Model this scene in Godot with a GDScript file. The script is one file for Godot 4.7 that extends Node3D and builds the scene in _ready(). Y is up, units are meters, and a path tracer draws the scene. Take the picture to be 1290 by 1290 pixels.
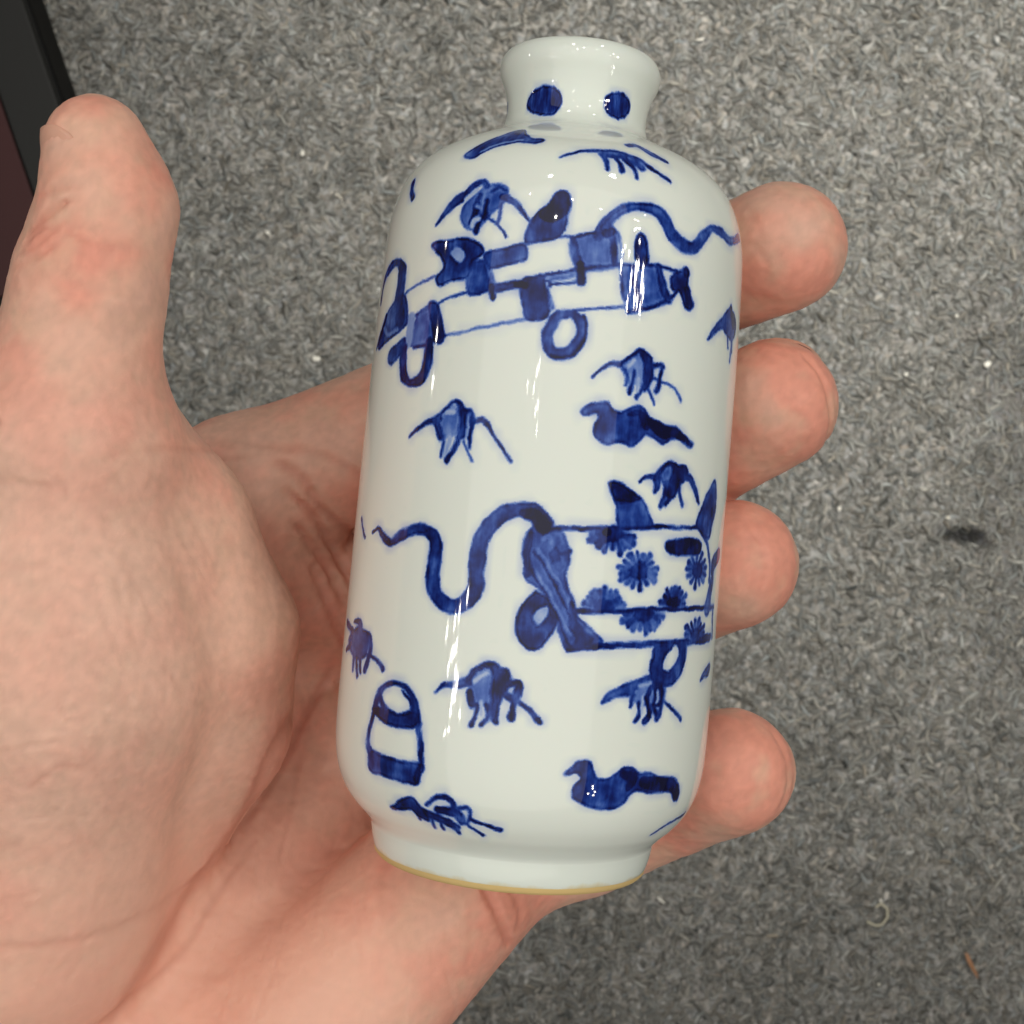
extends Node3D
# A hand holds a blue and white porcelain vase above a grey felt carpet, seen from straight above.
# The hand and the vase are modelled in millimetres round a point 0.817 m above the carpet.

const MM := 0.001
const HOLD := Vector3(0, 0.817, 0)      # where the middle of the vase is held
const CAMERA_HEIGHT := 1.0

var noise := FastNoiseLite.new()
var rng := RandomNumberGenerator.new()

# ------------------------------------------------------------------ helpers

func tag(o: Node, label: String, category: String, group := "", kind := "") -> void:
	if label: o.set_meta("label", label)
	if category: o.set_meta("category", category)
	if group: o.set_meta("group", group)
	if kind: o.set_meta("kind", kind)

func put(called: String, mesh: Mesh, material: Material, parent: Node = self) -> MeshInstance3D:
	var o := MeshInstance3D.new()
	o.name = called
	o.mesh = mesh
	o.material_override = material
	parent.add_child(o, true)
	return o

func base(called: String, at: Vector3) -> Node3D:
	var o := Node3D.new()
	o.name = called
	o.position = at
	add_child(o, true)
	return o

func array_mesh(v: PackedVector3Array, n: PackedVector3Array, uv: PackedVector2Array, col: PackedColorArray, idx: PackedInt32Array) -> ArrayMesh:
	var a := []
	a.resize(Mesh.ARRAY_MAX)
	a[Mesh.ARRAY_VERTEX] = v
	a[Mesh.ARRAY_NORMAL] = n
	if uv.size(): a[Mesh.ARRAY_TEX_UV] = uv
	if col.size(): a[Mesh.ARRAY_COLOR] = col
	a[Mesh.ARRAY_INDEX] = idx
	var m := ArrayMesh.new()
	m.add_surface_from_arrays(Mesh.PRIMITIVE_TRIANGLES, a)
	return m

func paint(color: Color, rough: float, spec := 0.5) -> StandardMaterial3D:
	var m := StandardMaterial3D.new()
	m.albedo_color = color
	m.roughness = rough
	m.metallic_specular = spec
	return m

func rounded_box(size: Vector3, r: float) -> ArrayMesh:   # a box with rounded edges, its base on y = 0
	var st := SurfaceTool.new()
	st.begin(Mesh.PRIMITIVE_TRIANGLES)
	var h := size / 2
	var q := 4
	var faces := [[Vector3.RIGHT, Vector3.UP], [Vector3.LEFT, Vector3.UP], [Vector3.UP, Vector3.BACK], [Vector3.DOWN, Vector3.BACK], [Vector3.BACK, Vector3.UP], [Vector3.FORWARD, Vector3.UP]]
	for f in faces:
		var n: Vector3 = f[0]
		var b: Vector3 = f[1]
		var a := b.cross(n)
		var ticks := []
		for i in q + 1: ticks.append(-1.0 + 0.12 * i / q)
		var t2 := ticks.duplicate()
		t2.reverse()
		for i in t2: ticks.append(-i)
		var pts := []
		for v in ticks:
			for u in ticks:
				var p: Vector3 = n + a * u + b * v
				var inner := h - Vector3.ONE * r
				var e := Vector3.ZERO
				for k in 3:
					var edge: float = (1.0 - abs(p[k])) / 0.12
					e[k] = sign(p[k]) * (inner[k] + r * (1.0 - edge) if edge < 1.0 else inner[k] * abs(p[k]) / 0.88)
				var c := e.clamp(-inner, inner)
				var off := e - c
				var dir := off.normalized() if off.length() > 1e-7 else n
				pts.append([c + dir * r, dir])
		var w := ticks.size()
		for j in w - 1:
			for i in w - 1:
				for k in [j * w + i, (j + 1) * w + i, j * w + i + 1, j * w + i + 1, (j + 1) * w + i, (j + 1) * w + i + 1]:
					st.set_normal(pts[k][1])
					st.add_vertex(pts[k][0] + Vector3(0, h.y, 0))
	st.index()
	return st.commit()

# ------------------------------------------------------------------ the vase

var profile := PackedVector2Array()     # x: radius, y: height along the axis (mm), from the mouth down
var along := PackedFloat32Array()       # arc length from the mouth (mm)
const TEX_W := 2048
const TEX_H := 1536
var ink := PackedFloat32Array()         # how much cobalt lies on the glaze

func make_profile() -> void:
	var p := [Vector2(8.6, 58.85), Vector2(9.2, 58.95), Vector2(9.8, 58.6), Vector2(10.25, 57.9), Vector2(10.45, 57), Vector2(10.3, 55.9), Vector2(9.75, 54.6), Vector2(9.3, 53.2), Vector2(9.1, 51.6), Vector2(9.15, 50.2), Vector2(9.55, 49), Vector2(10.4, 48.1), Vector2(12, 47.3), Vector2(14.4, 46.2), Vector2(16.9, 44.9), Vector2(19.2, 43.2), Vector2(20.9, 41.2), Vector2(22.1, 38.6), Vector2(22.85, 35.5), Vector2(23.15, 32), Vector2(23.3, 27), Vector2(23.45, 20), Vector2(23.6, 10), Vector2(23.7, 0), Vector2(23.8, -10), Vector2(23.88, -20), Vector2(23.9, -27), Vector2(23.75, -31), Vector2(23.2, -34), Vector2(22.2, -36.4), Vector2(20.9, -38.2), Vector2(19.6, -39.5), Vector2(18.75, -40.4), Vector2(18.35, -41), Vector2(18.2, -41.6), Vector2(17.95, -43), Vector2(17.6, -44.2), Vector2(17.2, -44.7)]
	for i in p.size() - 1:
		var a: Vector2 = p[maxi(i - 1, 0)]
		var b: Vector2 = p[i]
		var c: Vector2 = p[i + 1]
		var d: Vector2 = p[mini(i + 2, p.size() - 1)]
		for k in 8: profile.append(b.cubic_interpolate(c, a, d, k / 8.0))
	profile.append(p[-1])
	along.append(0.0)
	for i in range(1, profile.size()): along.append(along[i - 1] + profile[i].distance_to(profile[i - 1]))

func radius_at(s: float) -> float:
	var i := clampi(along.bsearch(s), 1, along.size() - 1)
	return lerpf(profile[i - 1].x, profile[i].x, clampf((s - along[i - 1]) / maxf(along[i] - along[i - 1], 1e-5), 0.0, 1.0))

func to_texture(p: Vector2) -> Vector2:   # degrees round the vase and millimetres down it, to texture pixels
	return Vector2((p.x / 360.0 + 0.5) * TEX_W, p.y / along[-1] * TEX_H)

func smooth_path(p: Array) -> PackedVector2Array:
	var o := PackedVector2Array()
	for i in p.size() - 1:
		var a: Vector2 = p[maxi(i - 1, 0)]
		var b: Vector2 = p[i]
		var c: Vector2 = p[i + 1]
		var d: Vector2 = p[mini(i + 2, p.size() - 1)]
		for k in 6: o.append(b.cubic_interpolate(c, a, d, k / 6.0))
	o.append(p[-1])
	return o

var turn := 0.0      # degrees by which the motifs are turned round the vase

func brush(path: Array, widths: Array, tone: float) -> void:   # a brush stroke; widths are half widths in mm
	var count := path.size()
	var pts := smooth_path(path) if count > 2 else PackedVector2Array(path)
	for i in widths.size(): widths[i] = maxf(widths[i] * 1.12, 0.16)
	for i in pts.size() - 1:
		var f0 := float(i) / (pts.size() - 1) * (count - 1)
		var f1 := float(i + 1) / (pts.size() - 1) * (count - 1)
		var w0 := lerpf(widths[mini(int(f0), count - 1)], widths[mini(int(f0) + 1, count - 1)], fmod(f0, 1.0))
		var w1 := lerpf(widths[mini(int(f1), count - 1)], widths[mini(int(f1) + 1, count - 1)], fmod(f1, 1.0))
		var s := (pts[i].y + pts[i + 1].y) / 2
		var px := TEX_W / TAU / radius_at(s)              # texture pixels to a millimetre, across and along
		var py := TEX_H / along[-1]
		var a := to_texture(pts[i] + Vector2(turn, 0))
		var b := to_texture(pts[i + 1] + Vector2(turn, 0))
		var k := Vector2(1.0 / px, 1.0 / py)
		var am := a * k
		var bm := b * k
		var ab := bm - am
		var l2 := maxf(ab.length_squared(), 1e-8)
		var w := maxf(w0, w1) + 0.12
		for y in range(maxi(int(minf(a.y, b.y) - w * py), 0), mini(int(maxf(a.y, b.y) + w * py) + 2, TEX_H)):
			for x in range(int(minf(a.x, b.x) - w * px), int(maxf(a.x, b.x) + w * px) + 2):
				var q := Vector2(x, y) * k - am
				var t := clampf(q.dot(ab) / l2, 0.0, 1.0)
				var inside := (lerpf(w0, w1, t) - (q - ab * t).length()) / 0.2 + 0.5
				if inside > 0.0:
					var at := y * TEX_W + posmod(x, TEX_W)
					if tone < 0.45:       # a light stroke thins what lies below it
						ink[at] = lerpf(ink[at], tone, minf(inside, 1.0))
					else:
						ink[at] = maxf(ink[at], tone * minf(inside, 1.0))

func wash(path: Array, tone: float, edge: float) -> void:     # a filled shape whose rim has pooled darker
	var round := path.duplicate()         # the outline runs smoothly through its points
	round.push_front(path[-1])
	round.append(path[0])
	round.append(path[1])
	var closed := []
	for i in range(1, round.size() - 2):
		for k in 4: closed.append((round[i] as Vector2).cubic_interpolate(round[i + 1], round[i - 1], round[i + 2], k / 4.0))
	closed.append(closed[0])
	var px := PackedVector2Array()
	var lo := Vector2(1e9, 1e9)
	var hi := -lo
	for p in closed:
		var q := to_texture(p + Vector2(turn, 0))
		px.append(q)
		lo = lo.min(q)
		hi = hi.max(q)
	for y in range(maxi(int(lo.y), 0), mini(int(hi.y) + 1, TEX_H)):
		var cuts := []
		for i in px.size() - 1:
			var a := px[i]
			var b := px[i + 1]
			if (a.y <= y) != (b.y <= y): cuts.append(a.x + (y - a.y) / (b.y - a.y) * (b.x - a.x))
		cuts.sort()
		for i in range(0, cuts.size() - 1, 2):
			for x in range(int(cuts[i]), int(cuts[i + 1]) + 1):
				var at := y * TEX_W + posmod(x, TEX_W)
				ink[at] = tone if tone < 0.3 else maxf(ink[at], tone)
	for i in closed.size() - 1: brush([closed[i], closed[i + 1]], [0.1, 0.1], edge)

func blossom(c: Vector2, r: Vector2, a0: float, a1: float, petals: int, tone: float) -> void:
	for i in petals:
		var a := deg_to_rad(lerpf(a0, a1, (i + 0.5) / petals) + sin(i * 7.3 + c.x) * 4.0)
		var d := Vector2(cos(a), sin(a)) * r * (0.93 + 0.1 * sin(i * 3.7 + c.y))
		brush([c + d * 0.3, c + d * 0.65, c + d], [0.16, 0.28, 0.34 + 0.06 * sin(i * 2.1)], tone - 0.1 + 0.1 * sin(i * 1.7 + c.x))
		brush([c, c + d * 0.45], [0.4, 0.25], minf(tone + 0.1, 0.95))

func paint_front() -> void:
	# spots on the neck
	wash([Vector2(-44.6, 9.6), Vector2(-42.9, 8.7), Vector2(-36.1, 7.8), Vector2(-26.1, 7.59), Vector2(-18.3, 8.07), Vector2(-14.5, 9.2), Vector2(-15.9, 10.15), Vector2(-20.3, 11.21), Vector2(-29.6, 11.14), Vector2(-39.4, 10.44)], 0.86, 0.95)
	wash([Vector2(20.5, 9.31), Vector2(21.6, 8.25), Vector2(29.1, 7.56), Vector2(38.3, 7.55), Vector2(44.2, 8.45), Vector2(41.7, 9.72), Vector2(32.8, 10.57), Vector2(25.2, 10.36), Vector2(21.4, 9.75)], 0.84, 0.92)
	brush([Vector2(-81.6, 8.34), Vector2(-81.5, 9.3), Vector2(-84, 9.92)], [0.235, 0.235, 0.235], 0.8)
	# shoulder
	wash([Vector2(-38.8, 25.37), Vector2(-35.9, 23.78), Vector2(-30.3, 21.45), Vector2(-24.5, 19.19), Vector2(-19.9, 21.13), Vector2(-16.7, 22.25), Vector2(-12.1, 22.57), Vector2(-13.9, 23.36), Vector2(-20.6, 23.19), Vector2(-26.8, 23.91), Vector2(-31.6, 24.85), Vector2(-34.5, 25.75)], 0.68, 0.86)
	brush([Vector2(-32.8, 24.81), Vector2(-27.3, 23.5), Vector2(-19.8, 22.65)], [0.191, 0.211, 0.211], 0.35)
	brush([Vector2(18.7, 21.66), Vector2(23, 21.19), Vector2(26.9, 22.55), Vector2(32.6, 23.58)], [0.33, 0.425, 0.471, 0.33], 0.75)
	brush([Vector2(-5.1, 25.81), Vector2(-2, 25.05), Vector2(1.7, 24.41), Vector2(6.3, 24.04), Vector2(12.5, 23.76), Vector2(16.5, 23.98), Vector2(20.5, 24.52), Vector2(24.9, 25.57), Vector2(31.2, 26.85)], [0.133, 0.165, 0.199, 0.251, 0.294, 0.336, 0.323, 0.26, 0.231], 0.85)
	brush([Vector2(8.2, 24.65), Vector2(9.4, 25.7), Vector2(9.4, 26.86)], [0.362, 0.338, 0.24], 0.75)
	brush([Vector2(11.6, 24.4), Vector2(13.9, 25.7), Vector2(14.2, 26.75)], [0.277, 0.241, 0.315], 0.8)
	brush([Vector2(15.1, 24.11), Vector2(16.6, 25.34), Vector2(18.4, 26.11), Vector2(19, 27.44)], [0.482, 0.433, 0.243, 0.139], 0.88)
	brush([Vector2(18.5, 24.86), Vector2(21.2, 25.73)], [0.527, 0.487], 0.8)
	brush([Vector2(8.2, 24.57), Vector2(13.5, 24.6)], [0.397, 0.406], 0.8)
	# butterfly on the left shoulder
	brush([Vector2(-43, 34.37), Vector2(-39.7, 33.02), Vector2(-36.7, 31.74), Vector2(-34.3, 31.2)], [0.116, 0.335, 0.558, 0.609], 0.78)
	brush([Vector2(-33.9, 31.41), Vector2(-30.8, 29.86), Vector2(-27.8, 29.39), Vector2(-26, 30.13)], [0.374, 0.376, 0.33, 0.333], 0.84)
	wash([Vector2(-32.9, 32.21), Vector2(-29.6, 31.09), Vector2(-27.3, 30.32), Vector2(-25.2, 30.73), Vector2(-23.8, 33.06), Vector2(-25.6, 34.37), Vector2(-28, 35.11), Vector2(-30.8, 34.9), Vector2(-33.4, 33.73)], 0.5, 0.56)
	brush([Vector2(-27.9, 31.1), Vector2(-28.7, 33.03), Vector2(-29.8, 34.34)], [0.383, 0.384, 0.386], 0.92)
	brush([Vector2(-25.5, 31.71), Vector2(-25.3, 33.81)], [0.361, 0.36], 0.9)
	wash([Vector2(-25.7, 30.33), Vector2(-22.8, 29.74), Vector2(-20.2, 30.05), Vector2(-19.6, 31.33), Vector2(-21.2, 32.49), Vector2(-24.1, 32.87)], 0.5, 0.58)
	brush([Vector2(-24.5, 30.54), Vector2(-22.2, 30.05), Vector2(-20.2, 30.54)], [0.239, 0.226, 0.202], 0.82)
	brush([Vector2(-20.7, 31.24), Vector2(-17, 31.89), Vector2(-13.3, 33.35), Vector2(-11.7, 34.07)], [0.426, 0.363, 0.217, 0.127], 0.74)
	brush([Vector2(-24.8, 33.81), Vector2(-21, 34.55), Vector2(-18.2, 35.93)], [0.146, 0.128, 0.11], 0.66)
	brush([Vector2(-20.6, 32.11), Vector2(-20.6, 33.43), Vector2(-21.1, 34.18)], [0.202, 0.203, 0.205], 0.6)
	brush([Vector2(-26.8, 33.8), Vector2(-27.9, 35.39)], [0.322, 0.415], 0.96)
	brush([Vector2(-32.7, 31.53), Vector2(-29.7, 30.29)], [0.285, 0.292], 0.12)
	brush([Vector2(-28.4, 32.46), Vector2(-27, 32.67)], [0.202, 0.202], 0.35)
	brush([Vector2(-29.4, 34.73), Vector2(-29.1, 34.07), Vector2(-27.1, 33.84)], [0.242, 0.242, 0.22], 0.12)
	brush([Vector2(-23.4, 33.25), Vector2(-22.5, 33.06)], [0.159, 0.164], 0.4)
	brush([Vector2(-62.8, 27.73), Vector2(-61.1, 28.96), Vector2(-58, 30.22)], [0.407, 0.407, 0.407], 0.9)
	# ribbon loop and left end of the scrolls
	brush([Vector2(-75.2, 42.56), Vector2(-73.2, 39.83), Vector2(-66.7, 38.46), Vector2(-61, 38.14), Vector2(-57.7, 39.36), Vector2(-57.4, 41.33), Vector2(-57.7, 43.28), Vector2(-55.7, 45.28)], [0.286, 0.367, 0.53, 0.372, 0.937, 0.937, 1.142, 1.167], 0.84)
	wash([Vector2(-63.7, 43.86), Vector2(-54.8, 42.39), Vector2(-51.2, 45.39), Vector2(-52.9, 46.32), Vector2(-64.8, 47.98), Vector2(-71.1, 48.38), Vector2(-67.8, 46.09)], 0.7, 0.86)
	brush([Vector2(-73.4, 48.4), Vector2(-68.5, 46.27), Vector2(-65.9, 44.77)], [0.205, 0.491, 0.407], 0.97)
	brush([Vector2(-66.2, 46.15), Vector2(-62.2, 47.07), Vector2(-56.5, 46.43)], [0.326, 0.166, 0.262], 0.4)
	brush([Vector2(-58.2, 49.81), Vector2(-52.2, 48.55)], [0.966, 0.84], 0.86)
	brush([Vector2(-54.8, 42.49), Vector2(-48.6, 41.4), Vector2(-40, 40.43)], [0.195, 0.132, 0.107], 0.55)
	wash([Vector2(-43.4, 36.66), Vector2(-37.1, 36.41), Vector2(-30.3, 36.22), Vector2(-26.1, 36.99), Vector2(-24.8, 37.92), Vector2(-28.4, 38.85), Vector2(-28.9, 40.71), Vector2(-34.4, 40.97), Vector2(-38.3, 41.59), Vector2(-40.2, 40.62), Vector2(-37.2, 39.53), Vector2(-39.6, 37.98)], 0.84, 0.95)
	wash([Vector2(-35.4, 37.86), Vector2(-33.3, 37.32), Vector2(-30.8, 38.09), Vector2(-32.5, 38.83)], 0.25, 0.25)
	wash([Vector2(-29.4, 39.22), Vector2(-24.3, 38.85), Vector2(-23, 39.95), Vector2(-21.5, 41.79), Vector2(-23.4, 42.36), Vector2(-27.9, 42.58)], 0.72, 0.78)
	brush([Vector2(-48.5, 45.15), Vector2(-41.8, 44.2), Vector2(-34.8, 43.13), Vector2(-28.5, 42.39)], [0.179, 0.179, 0.147, 0.136], 0.66)
	wash([Vector2(-46.4, 45), Vector2(-40.3, 44.03), Vector2(-36.6, 47.63), Vector2(-42.9, 48.56), Vector2(-48.7, 48.31)], 0.5, 0.62)
	brush([Vector2(-49.3, 45.23), Vector2(-49.5, 48.3)], [0.584, 0.593], 0.28)
	brush([Vector2(-40.5, 44.12), Vector2(-38.3, 45.94), Vector2(-36.9, 47.63)], [0.748, 0.8, 0.831], 0.86)
	brush([Vector2(-38.6, 48.01), Vector2(-35.1, 47.63)], [0.252, 0.245], 0.9)
	brush([Vector2(-35.1, 47.63), Vector2(-24.2, 46.63), Vector2(-14.8, 45.74), Vector2(-6.8, 44.89)], [0.118, 0.171, 0.203, 0.129], 0.52)
	brush([Vector2(-24.3, 37.92), Vector2(-22.6, 39.58), Vector2(-20.4, 41.59)], [0.24, 0.269, 0.324], 0.5)
	wash([Vector2(-23.8, 37.95), Vector2(-16.9, 37.21), Vector2(-12.4, 36.86), Vector2(-11.6, 38.22), Vector2(-13.8, 38.64), Vector2(-21.1, 39.57), Vector2(-22.4, 39.39)], 0.7, 0.84)
	brush([Vector2(-21, 41.79), Vector2(-20.5, 42.98)], [0.432, 0.332], 0.92)
	brush([Vector2(-21, 42.06), Vector2(-15.9, 41.53), Vector2(-11.3, 41.25)], [0.378, 0.464, 0.554], 0.82)
	brush([Vector2(-13.8, 41.4), Vector2(-11.5, 41.44)], [0.456, 0.457], 0.95)
	wash([Vector2(-12.3, 40.9), Vector2(-8.8, 40.45), Vector2(-6.6, 40.21), Vector2(-5.2, 42.18), Vector2(-4.2, 44.71), Vector2(-9.9, 45.25), Vector2(-11.5, 43.46)], 0.74, 0.82)
	brush([Vector2(-6, 40.74), Vector2(-3.1, 43.76)], [0.145, 0.236], 0.45)
	# pointed leaf above the scrolls
	wash([Vector2(-12.4, 36.49), Vector2(-11.5, 34.62), Vector2(-9.6, 33.09), Vector2(-7.1, 32.09), Vector2(-5.2, 30.69), Vector2(-2.5, 30.31), Vector2(-1.2, 30.95), Vector2(-1.4, 32.67), Vector2(-1.5, 34.53), Vector2(-3.5, 35.71), Vector2(-7.9, 36.21)], 0.76, 0.82)
	wash([Vector2(-9.1, 33.18), Vector2(-7.1, 32.09), Vector2(-5.2, 30.69), Vector2(-2.5, 30.31), Vector2(-1.3, 30.95), Vector2(-1.4, 32.67), Vector2(-2.7, 33.46), Vector2(-6.2, 34.12)], 0.96, 0.98)
	brush([Vector2(-8.1, 34.73), Vector2(-6.8, 35.25)], [0.199, 0.199], 0.55)
	# right half of the scrolls
	brush([Vector2(-8.3, 36.3), Vector2(-3.7, 35.78), Vector2(-0, 35.47)], [0.154, 0.132, 0.135], 0.64)
	brush([Vector2(-7.4, 40.32), Vector2(-2.8, 39.79), Vector2(2.2, 39.23)], [0.172, 0.151, 0.17], 0.82)
	brush([Vector2(-4.1, 40.47), Vector2(2.3, 39.76)], [0.285, 0.285], 0.5)
	brush([Vector2(-3.9, 41.12), Vector2(3.4, 40.51)], [0.115, 0.113], 0.78)
	brush([Vector2(-6.8, 40.55), Vector2(-4.5, 40.76), Vector2(-4.3, 41.33)], [0.17, 0.169, 0.17], 0.7)
	wash([Vector2(0.4, 35.55), Vector2(10.3, 34.82), Vector2(13.6, 34.45), Vector2(14.8, 38.03), Vector2(5.5, 39.15), Vector2(2.6, 38.99)], 0.48, 0.55)
	brush([Vector2(0.7, 35.63), Vector2(3.2, 38.58)], [0.322, 0.496], 0.84)
	brush([Vector2(3.5, 38.57), Vector2(4.1, 40.45)], [0.476, 0.532], 0.95)
	brush([Vector2(0.4, 35.49), Vector2(6.9, 34.83), Vector2(11.7, 34.6)], [0.172, 0.172, 0.173], 0.84)
	brush([Vector2(4.9, 38.93), Vector2(14.9, 38.06)], [0.208, 0.207], 0.86)
	brush([Vector2(12, 35.12), Vector2(13.3, 37.72)], [0.434, 0.397], 0.84)
	brush([Vector2(14.1, 35.77), Vector2(15.3, 37.62)], [0.22, 0.224], 0.22)
	brush([Vector2(7.9, 35.03), Vector2(10, 33.49), Vector2(13.7, 31.83), Vector2(18.7, 31.02), Vector2(24.1, 30.95), Vector2(28.1, 31.86), Vector2(30.6, 33.36), Vector2(34.5, 34.34), Vector2(39.2, 34.48), Vector2(43.3, 32.86), Vector2(48.3, 31.43), Vector2(54.2, 31.43), Vector2(60.2, 31.93), Vector2(70.8, 30.5)], [0.605, 0.586, 0.549, 0.476, 0.592, 0.716, 0.723, 0.753, 0.683, 0.603, 0.372, 0.605, 0.447, 0.508], 0.68)
	brush([Vector2(31.9, 33.75), Vector2(35.1, 34.48), Vector2(39.1, 34.38), Vector2(42.2, 33.35)], [0.467, 0.553, 0.486, 0.402], 0.84)
	brush([Vector2(7.7, 35.18), Vector2(9.3, 33.72), Vector2(13.2, 31.86), Vector2(18.7, 30.72), Vector2(24.7, 30.51), Vector2(29.3, 31.78)], [0.095, 0.095, 0.095, 0.099, 0.112, 0.119], 0.86)
	brush([Vector2(11.6, 34.36), Vector2(10.2, 34.67)], [0.565, 0.565], 0.93)
	wash([Vector2(19.7, 34.29), Vector2(21.5, 34.37), Vector2(22.7, 35.64), Vector2(23, 37.35), Vector2(21, 38.06), Vector2(19.3, 36.62)], 0.84, 0.94)
	wash([Vector2(15.4, 38.19), Vector2(20.9, 37.68), Vector2(27.4, 37.46), Vector2(28.6, 39.31), Vector2(30.6, 41.51), Vector2(24.6, 42.45), Vector2(19, 43.25), Vector2(16.5, 40.99)], 0.5, 0.55)
	brush([Vector2(15.4, 38.09), Vector2(26.2, 37.58), Vector2(35.2, 37.71)], [0.135, 0.175, 0.181], 0.84)
	brush([Vector2(27.1, 37.67), Vector2(28.7, 39.5), Vector2(31.1, 41.09)], [0.434, 0.509, 0.478], 0.86)
	brush([Vector2(18.5, 43.18), Vector2(24.6, 42.36), Vector2(31.7, 41.05), Vector2(34.4, 39.71)], [0.264, 0.247, 0.238, 0.201], 0.84)
	brush([Vector2(15.2, 38.39), Vector2(16.5, 40.99), Vector2(18.4, 42.8)], [0.224, 0.248, 0.308], 0.74)
	brush([Vector2(18.9, 38.18), Vector2(21.9, 42.41)], [0.42, 0.426], 0.72)
	wash([Vector2(31.6, 38.44), Vector2(35.8, 37.37), Vector2(37.8, 37.71), Vector2(37.7, 40.07), Vector2(40.2, 41.37), Vector2(37.8, 41.53), Vector2(35.1, 39.86), Vector2(32.6, 39.83)], 0.86, 0.92)
	brush([Vector2(36.9, 37.39), Vector2(37.1, 37.57)], [0.539, 0.539], 0.93)
	brush([Vector2(37.6, 39.49), Vector2(39.4, 41.13)], [0.49, 0.626], 0.94)
	brush([Vector2(-1.8, 44.1), Vector2(7.4, 43.54), Vector2(17.4, 42.76)], [0.151, 0.132, 0.132], 0.58)
	brush([Vector2(3.3, 44.38), Vector2(5.2, 45.35), Vector2(5.5, 46.66), Vector2(4.1, 48.04), Vector2(1.1, 48.83), Vector2(-2.2, 48.76), Vector2(-3.8, 47.58), Vector2(-3.1, 45.85), Vector2(-1.3, 44.65), Vector2(2.8, 44.21)], [0.475, 0.573, 0.588, 0.621, 0.623, 0.584, 0.566, 0.567, 0.511, 0.283], 0.7)
	brush([Vector2(5.7, 44.37), Vector2(6.7, 45.85), Vector2(5.5, 47.8), Vector2(1.6, 49.19), Vector2(-2.6, 49.15)], [0.192, 0.21, 0.264, 0.264, 0.188], 0.88)
	# lower left ribbon loop
	brush([Vector2(-51.2, 48.81), Vector2(-51.4, 50.44), Vector2(-50.3, 52.23), Vector2(-46.8, 53.05), Vector2(-42.6, 52.62), Vector2(-40.5, 51.38), Vector2(-40.1, 49.78), Vector2(-40.4, 48.32)], [0.532, 0.609, 0.634, 0.437, 0.626, 0.67, 0.644, 0.602], 0.86)
	brush([Vector2(-46.7, 48.87), Vector2(-41.1, 48.47)], [0.247, 0.239], 0.8)
	# butterfly at mid left
	brush([Vector2(-44.6, 59.49), Vector2(-40.2, 58.13), Vector2(-36.2, 57.5), Vector2(-33.9, 57.1)], [0.08, 0.279, 0.395, 0.544], 0.88)
	brush([Vector2(-35.3, 57.55), Vector2(-32.2, 56.07), Vector2(-29.2, 55.23), Vector2(-27, 55.69), Vector2(-26.3, 57.1), Vector2(-26.9, 58.97)], [0.316, 0.212, 0.189, 0.329, 0.414, 0.327], 0.86)
	wash([Vector2(-33.7, 56.96), Vector2(-31.5, 55.91), Vector2(-28.1, 56), Vector2(-26.9, 57.83), Vector2(-28.9, 59.01), Vector2(-32.2, 59.08), Vector2(-33.8, 57.96)], 0.42, 0.46)
	brush([Vector2(-31.3, 56.41), Vector2(-29.1, 56.23)], [0.321, 0.32], 0.16)
	brush([Vector2(-29.5, 59.17), Vector2(-30.2, 60.47), Vector2(-30.9, 61.63)], [0.253, 0.254, 0.261], 0.2)
	brush([Vector2(-24.9, 58.64), Vector2(-24.9, 59.92)], [0.175, 0.175], 0.2)
	brush([Vector2(-35.1, 57.41), Vector2(-32.8, 59.24)], [0.526, 0.422], 0.88)
	brush([Vector2(-25.7, 56.45), Vector2(-23.8, 56.27), Vector2(-23.1, 57.46), Vector2(-23.4, 59.17)], [0.319, 0.294, 0.313, 0.232], 0.82)
	brush([Vector2(-25.5, 56.37), Vector2(-25.8, 58.94)], [0.402, 0.402], 0.85)
	brush([Vector2(-31.4, 59.07), Vector2(-31.8, 60.51), Vector2(-32.2, 61.52)], [0.222, 0.191, 0.21], 0.72)
	brush([Vector2(-26.9, 59.25), Vector2(-28.4, 61), Vector2(-30.1, 62.04)], [0.36, 0.297, 0.33], 0.86)
	brush([Vector2(-25.2, 59.64), Vector2(-23.4, 60.87), Vector2(-22.2, 61.9)], [0.137, 0.137, 0.168], 0.66)
	brush([Vector2(-23.2, 58.45), Vector2(-22.9, 60.29)], [0.2, 0.232], 0.7)
	brush([Vector2(-22.4, 57.3), Vector2(-19.8, 57.09), Vector2(-17, 58.42), Vector2(-13.7, 60.02), Vector2(-10.6, 61.6)], [0.287, 0.282, 0.216, 0.185, 0.154], 0.76)
	# butterfly at upper right
	brush([Vector2(9.7, 51.26), Vector2(12.1, 50.1), Vector2(15.3, 49.39), Vector2(18.9, 49.38)], [0.113, 0.178, 0.257, 0.357], 0.74)
	brush([Vector2(17.8, 49.35), Vector2(20.6, 48.24), Vector2(23.5, 47.59), Vector2(26, 48.28), Vector2(27.1, 49.04), Vector2(30, 48.8), Vector2(31, 49)], [0.196, 0.18, 0.296, 0.46, 0.345, 0.264, 0.273], 0.82)
	wash([Vector2(19.1, 49.29), Vector2(22.8, 48.12), Vector2(25.2, 48.81), Vector2(25.7, 51.07), Vector2(22.1, 51.25), Vector2(19.4, 50.74)], 0.36, 0.42)
	brush([Vector2(19.9, 49.41), Vector2(21.5, 48.67)], [0.219, 0.219], 0.16)
	brush([Vector2(23.3, 50.7), Vector2(23, 52.19)], [0.214, 0.214], 0.16)
	brush([Vector2(24, 47.89), Vector2(26.2, 49.25), Vector2(26.1, 50.89), Vector2(25.4, 51.75)], [0.37, 0.632, 0.567, 0.372], 0.86)
	brush([Vector2(18.7, 49.79), Vector2(19.9, 51.04), Vector2(19.6, 51.7)], [0.266, 0.271, 0.101], 0.78)
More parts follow.
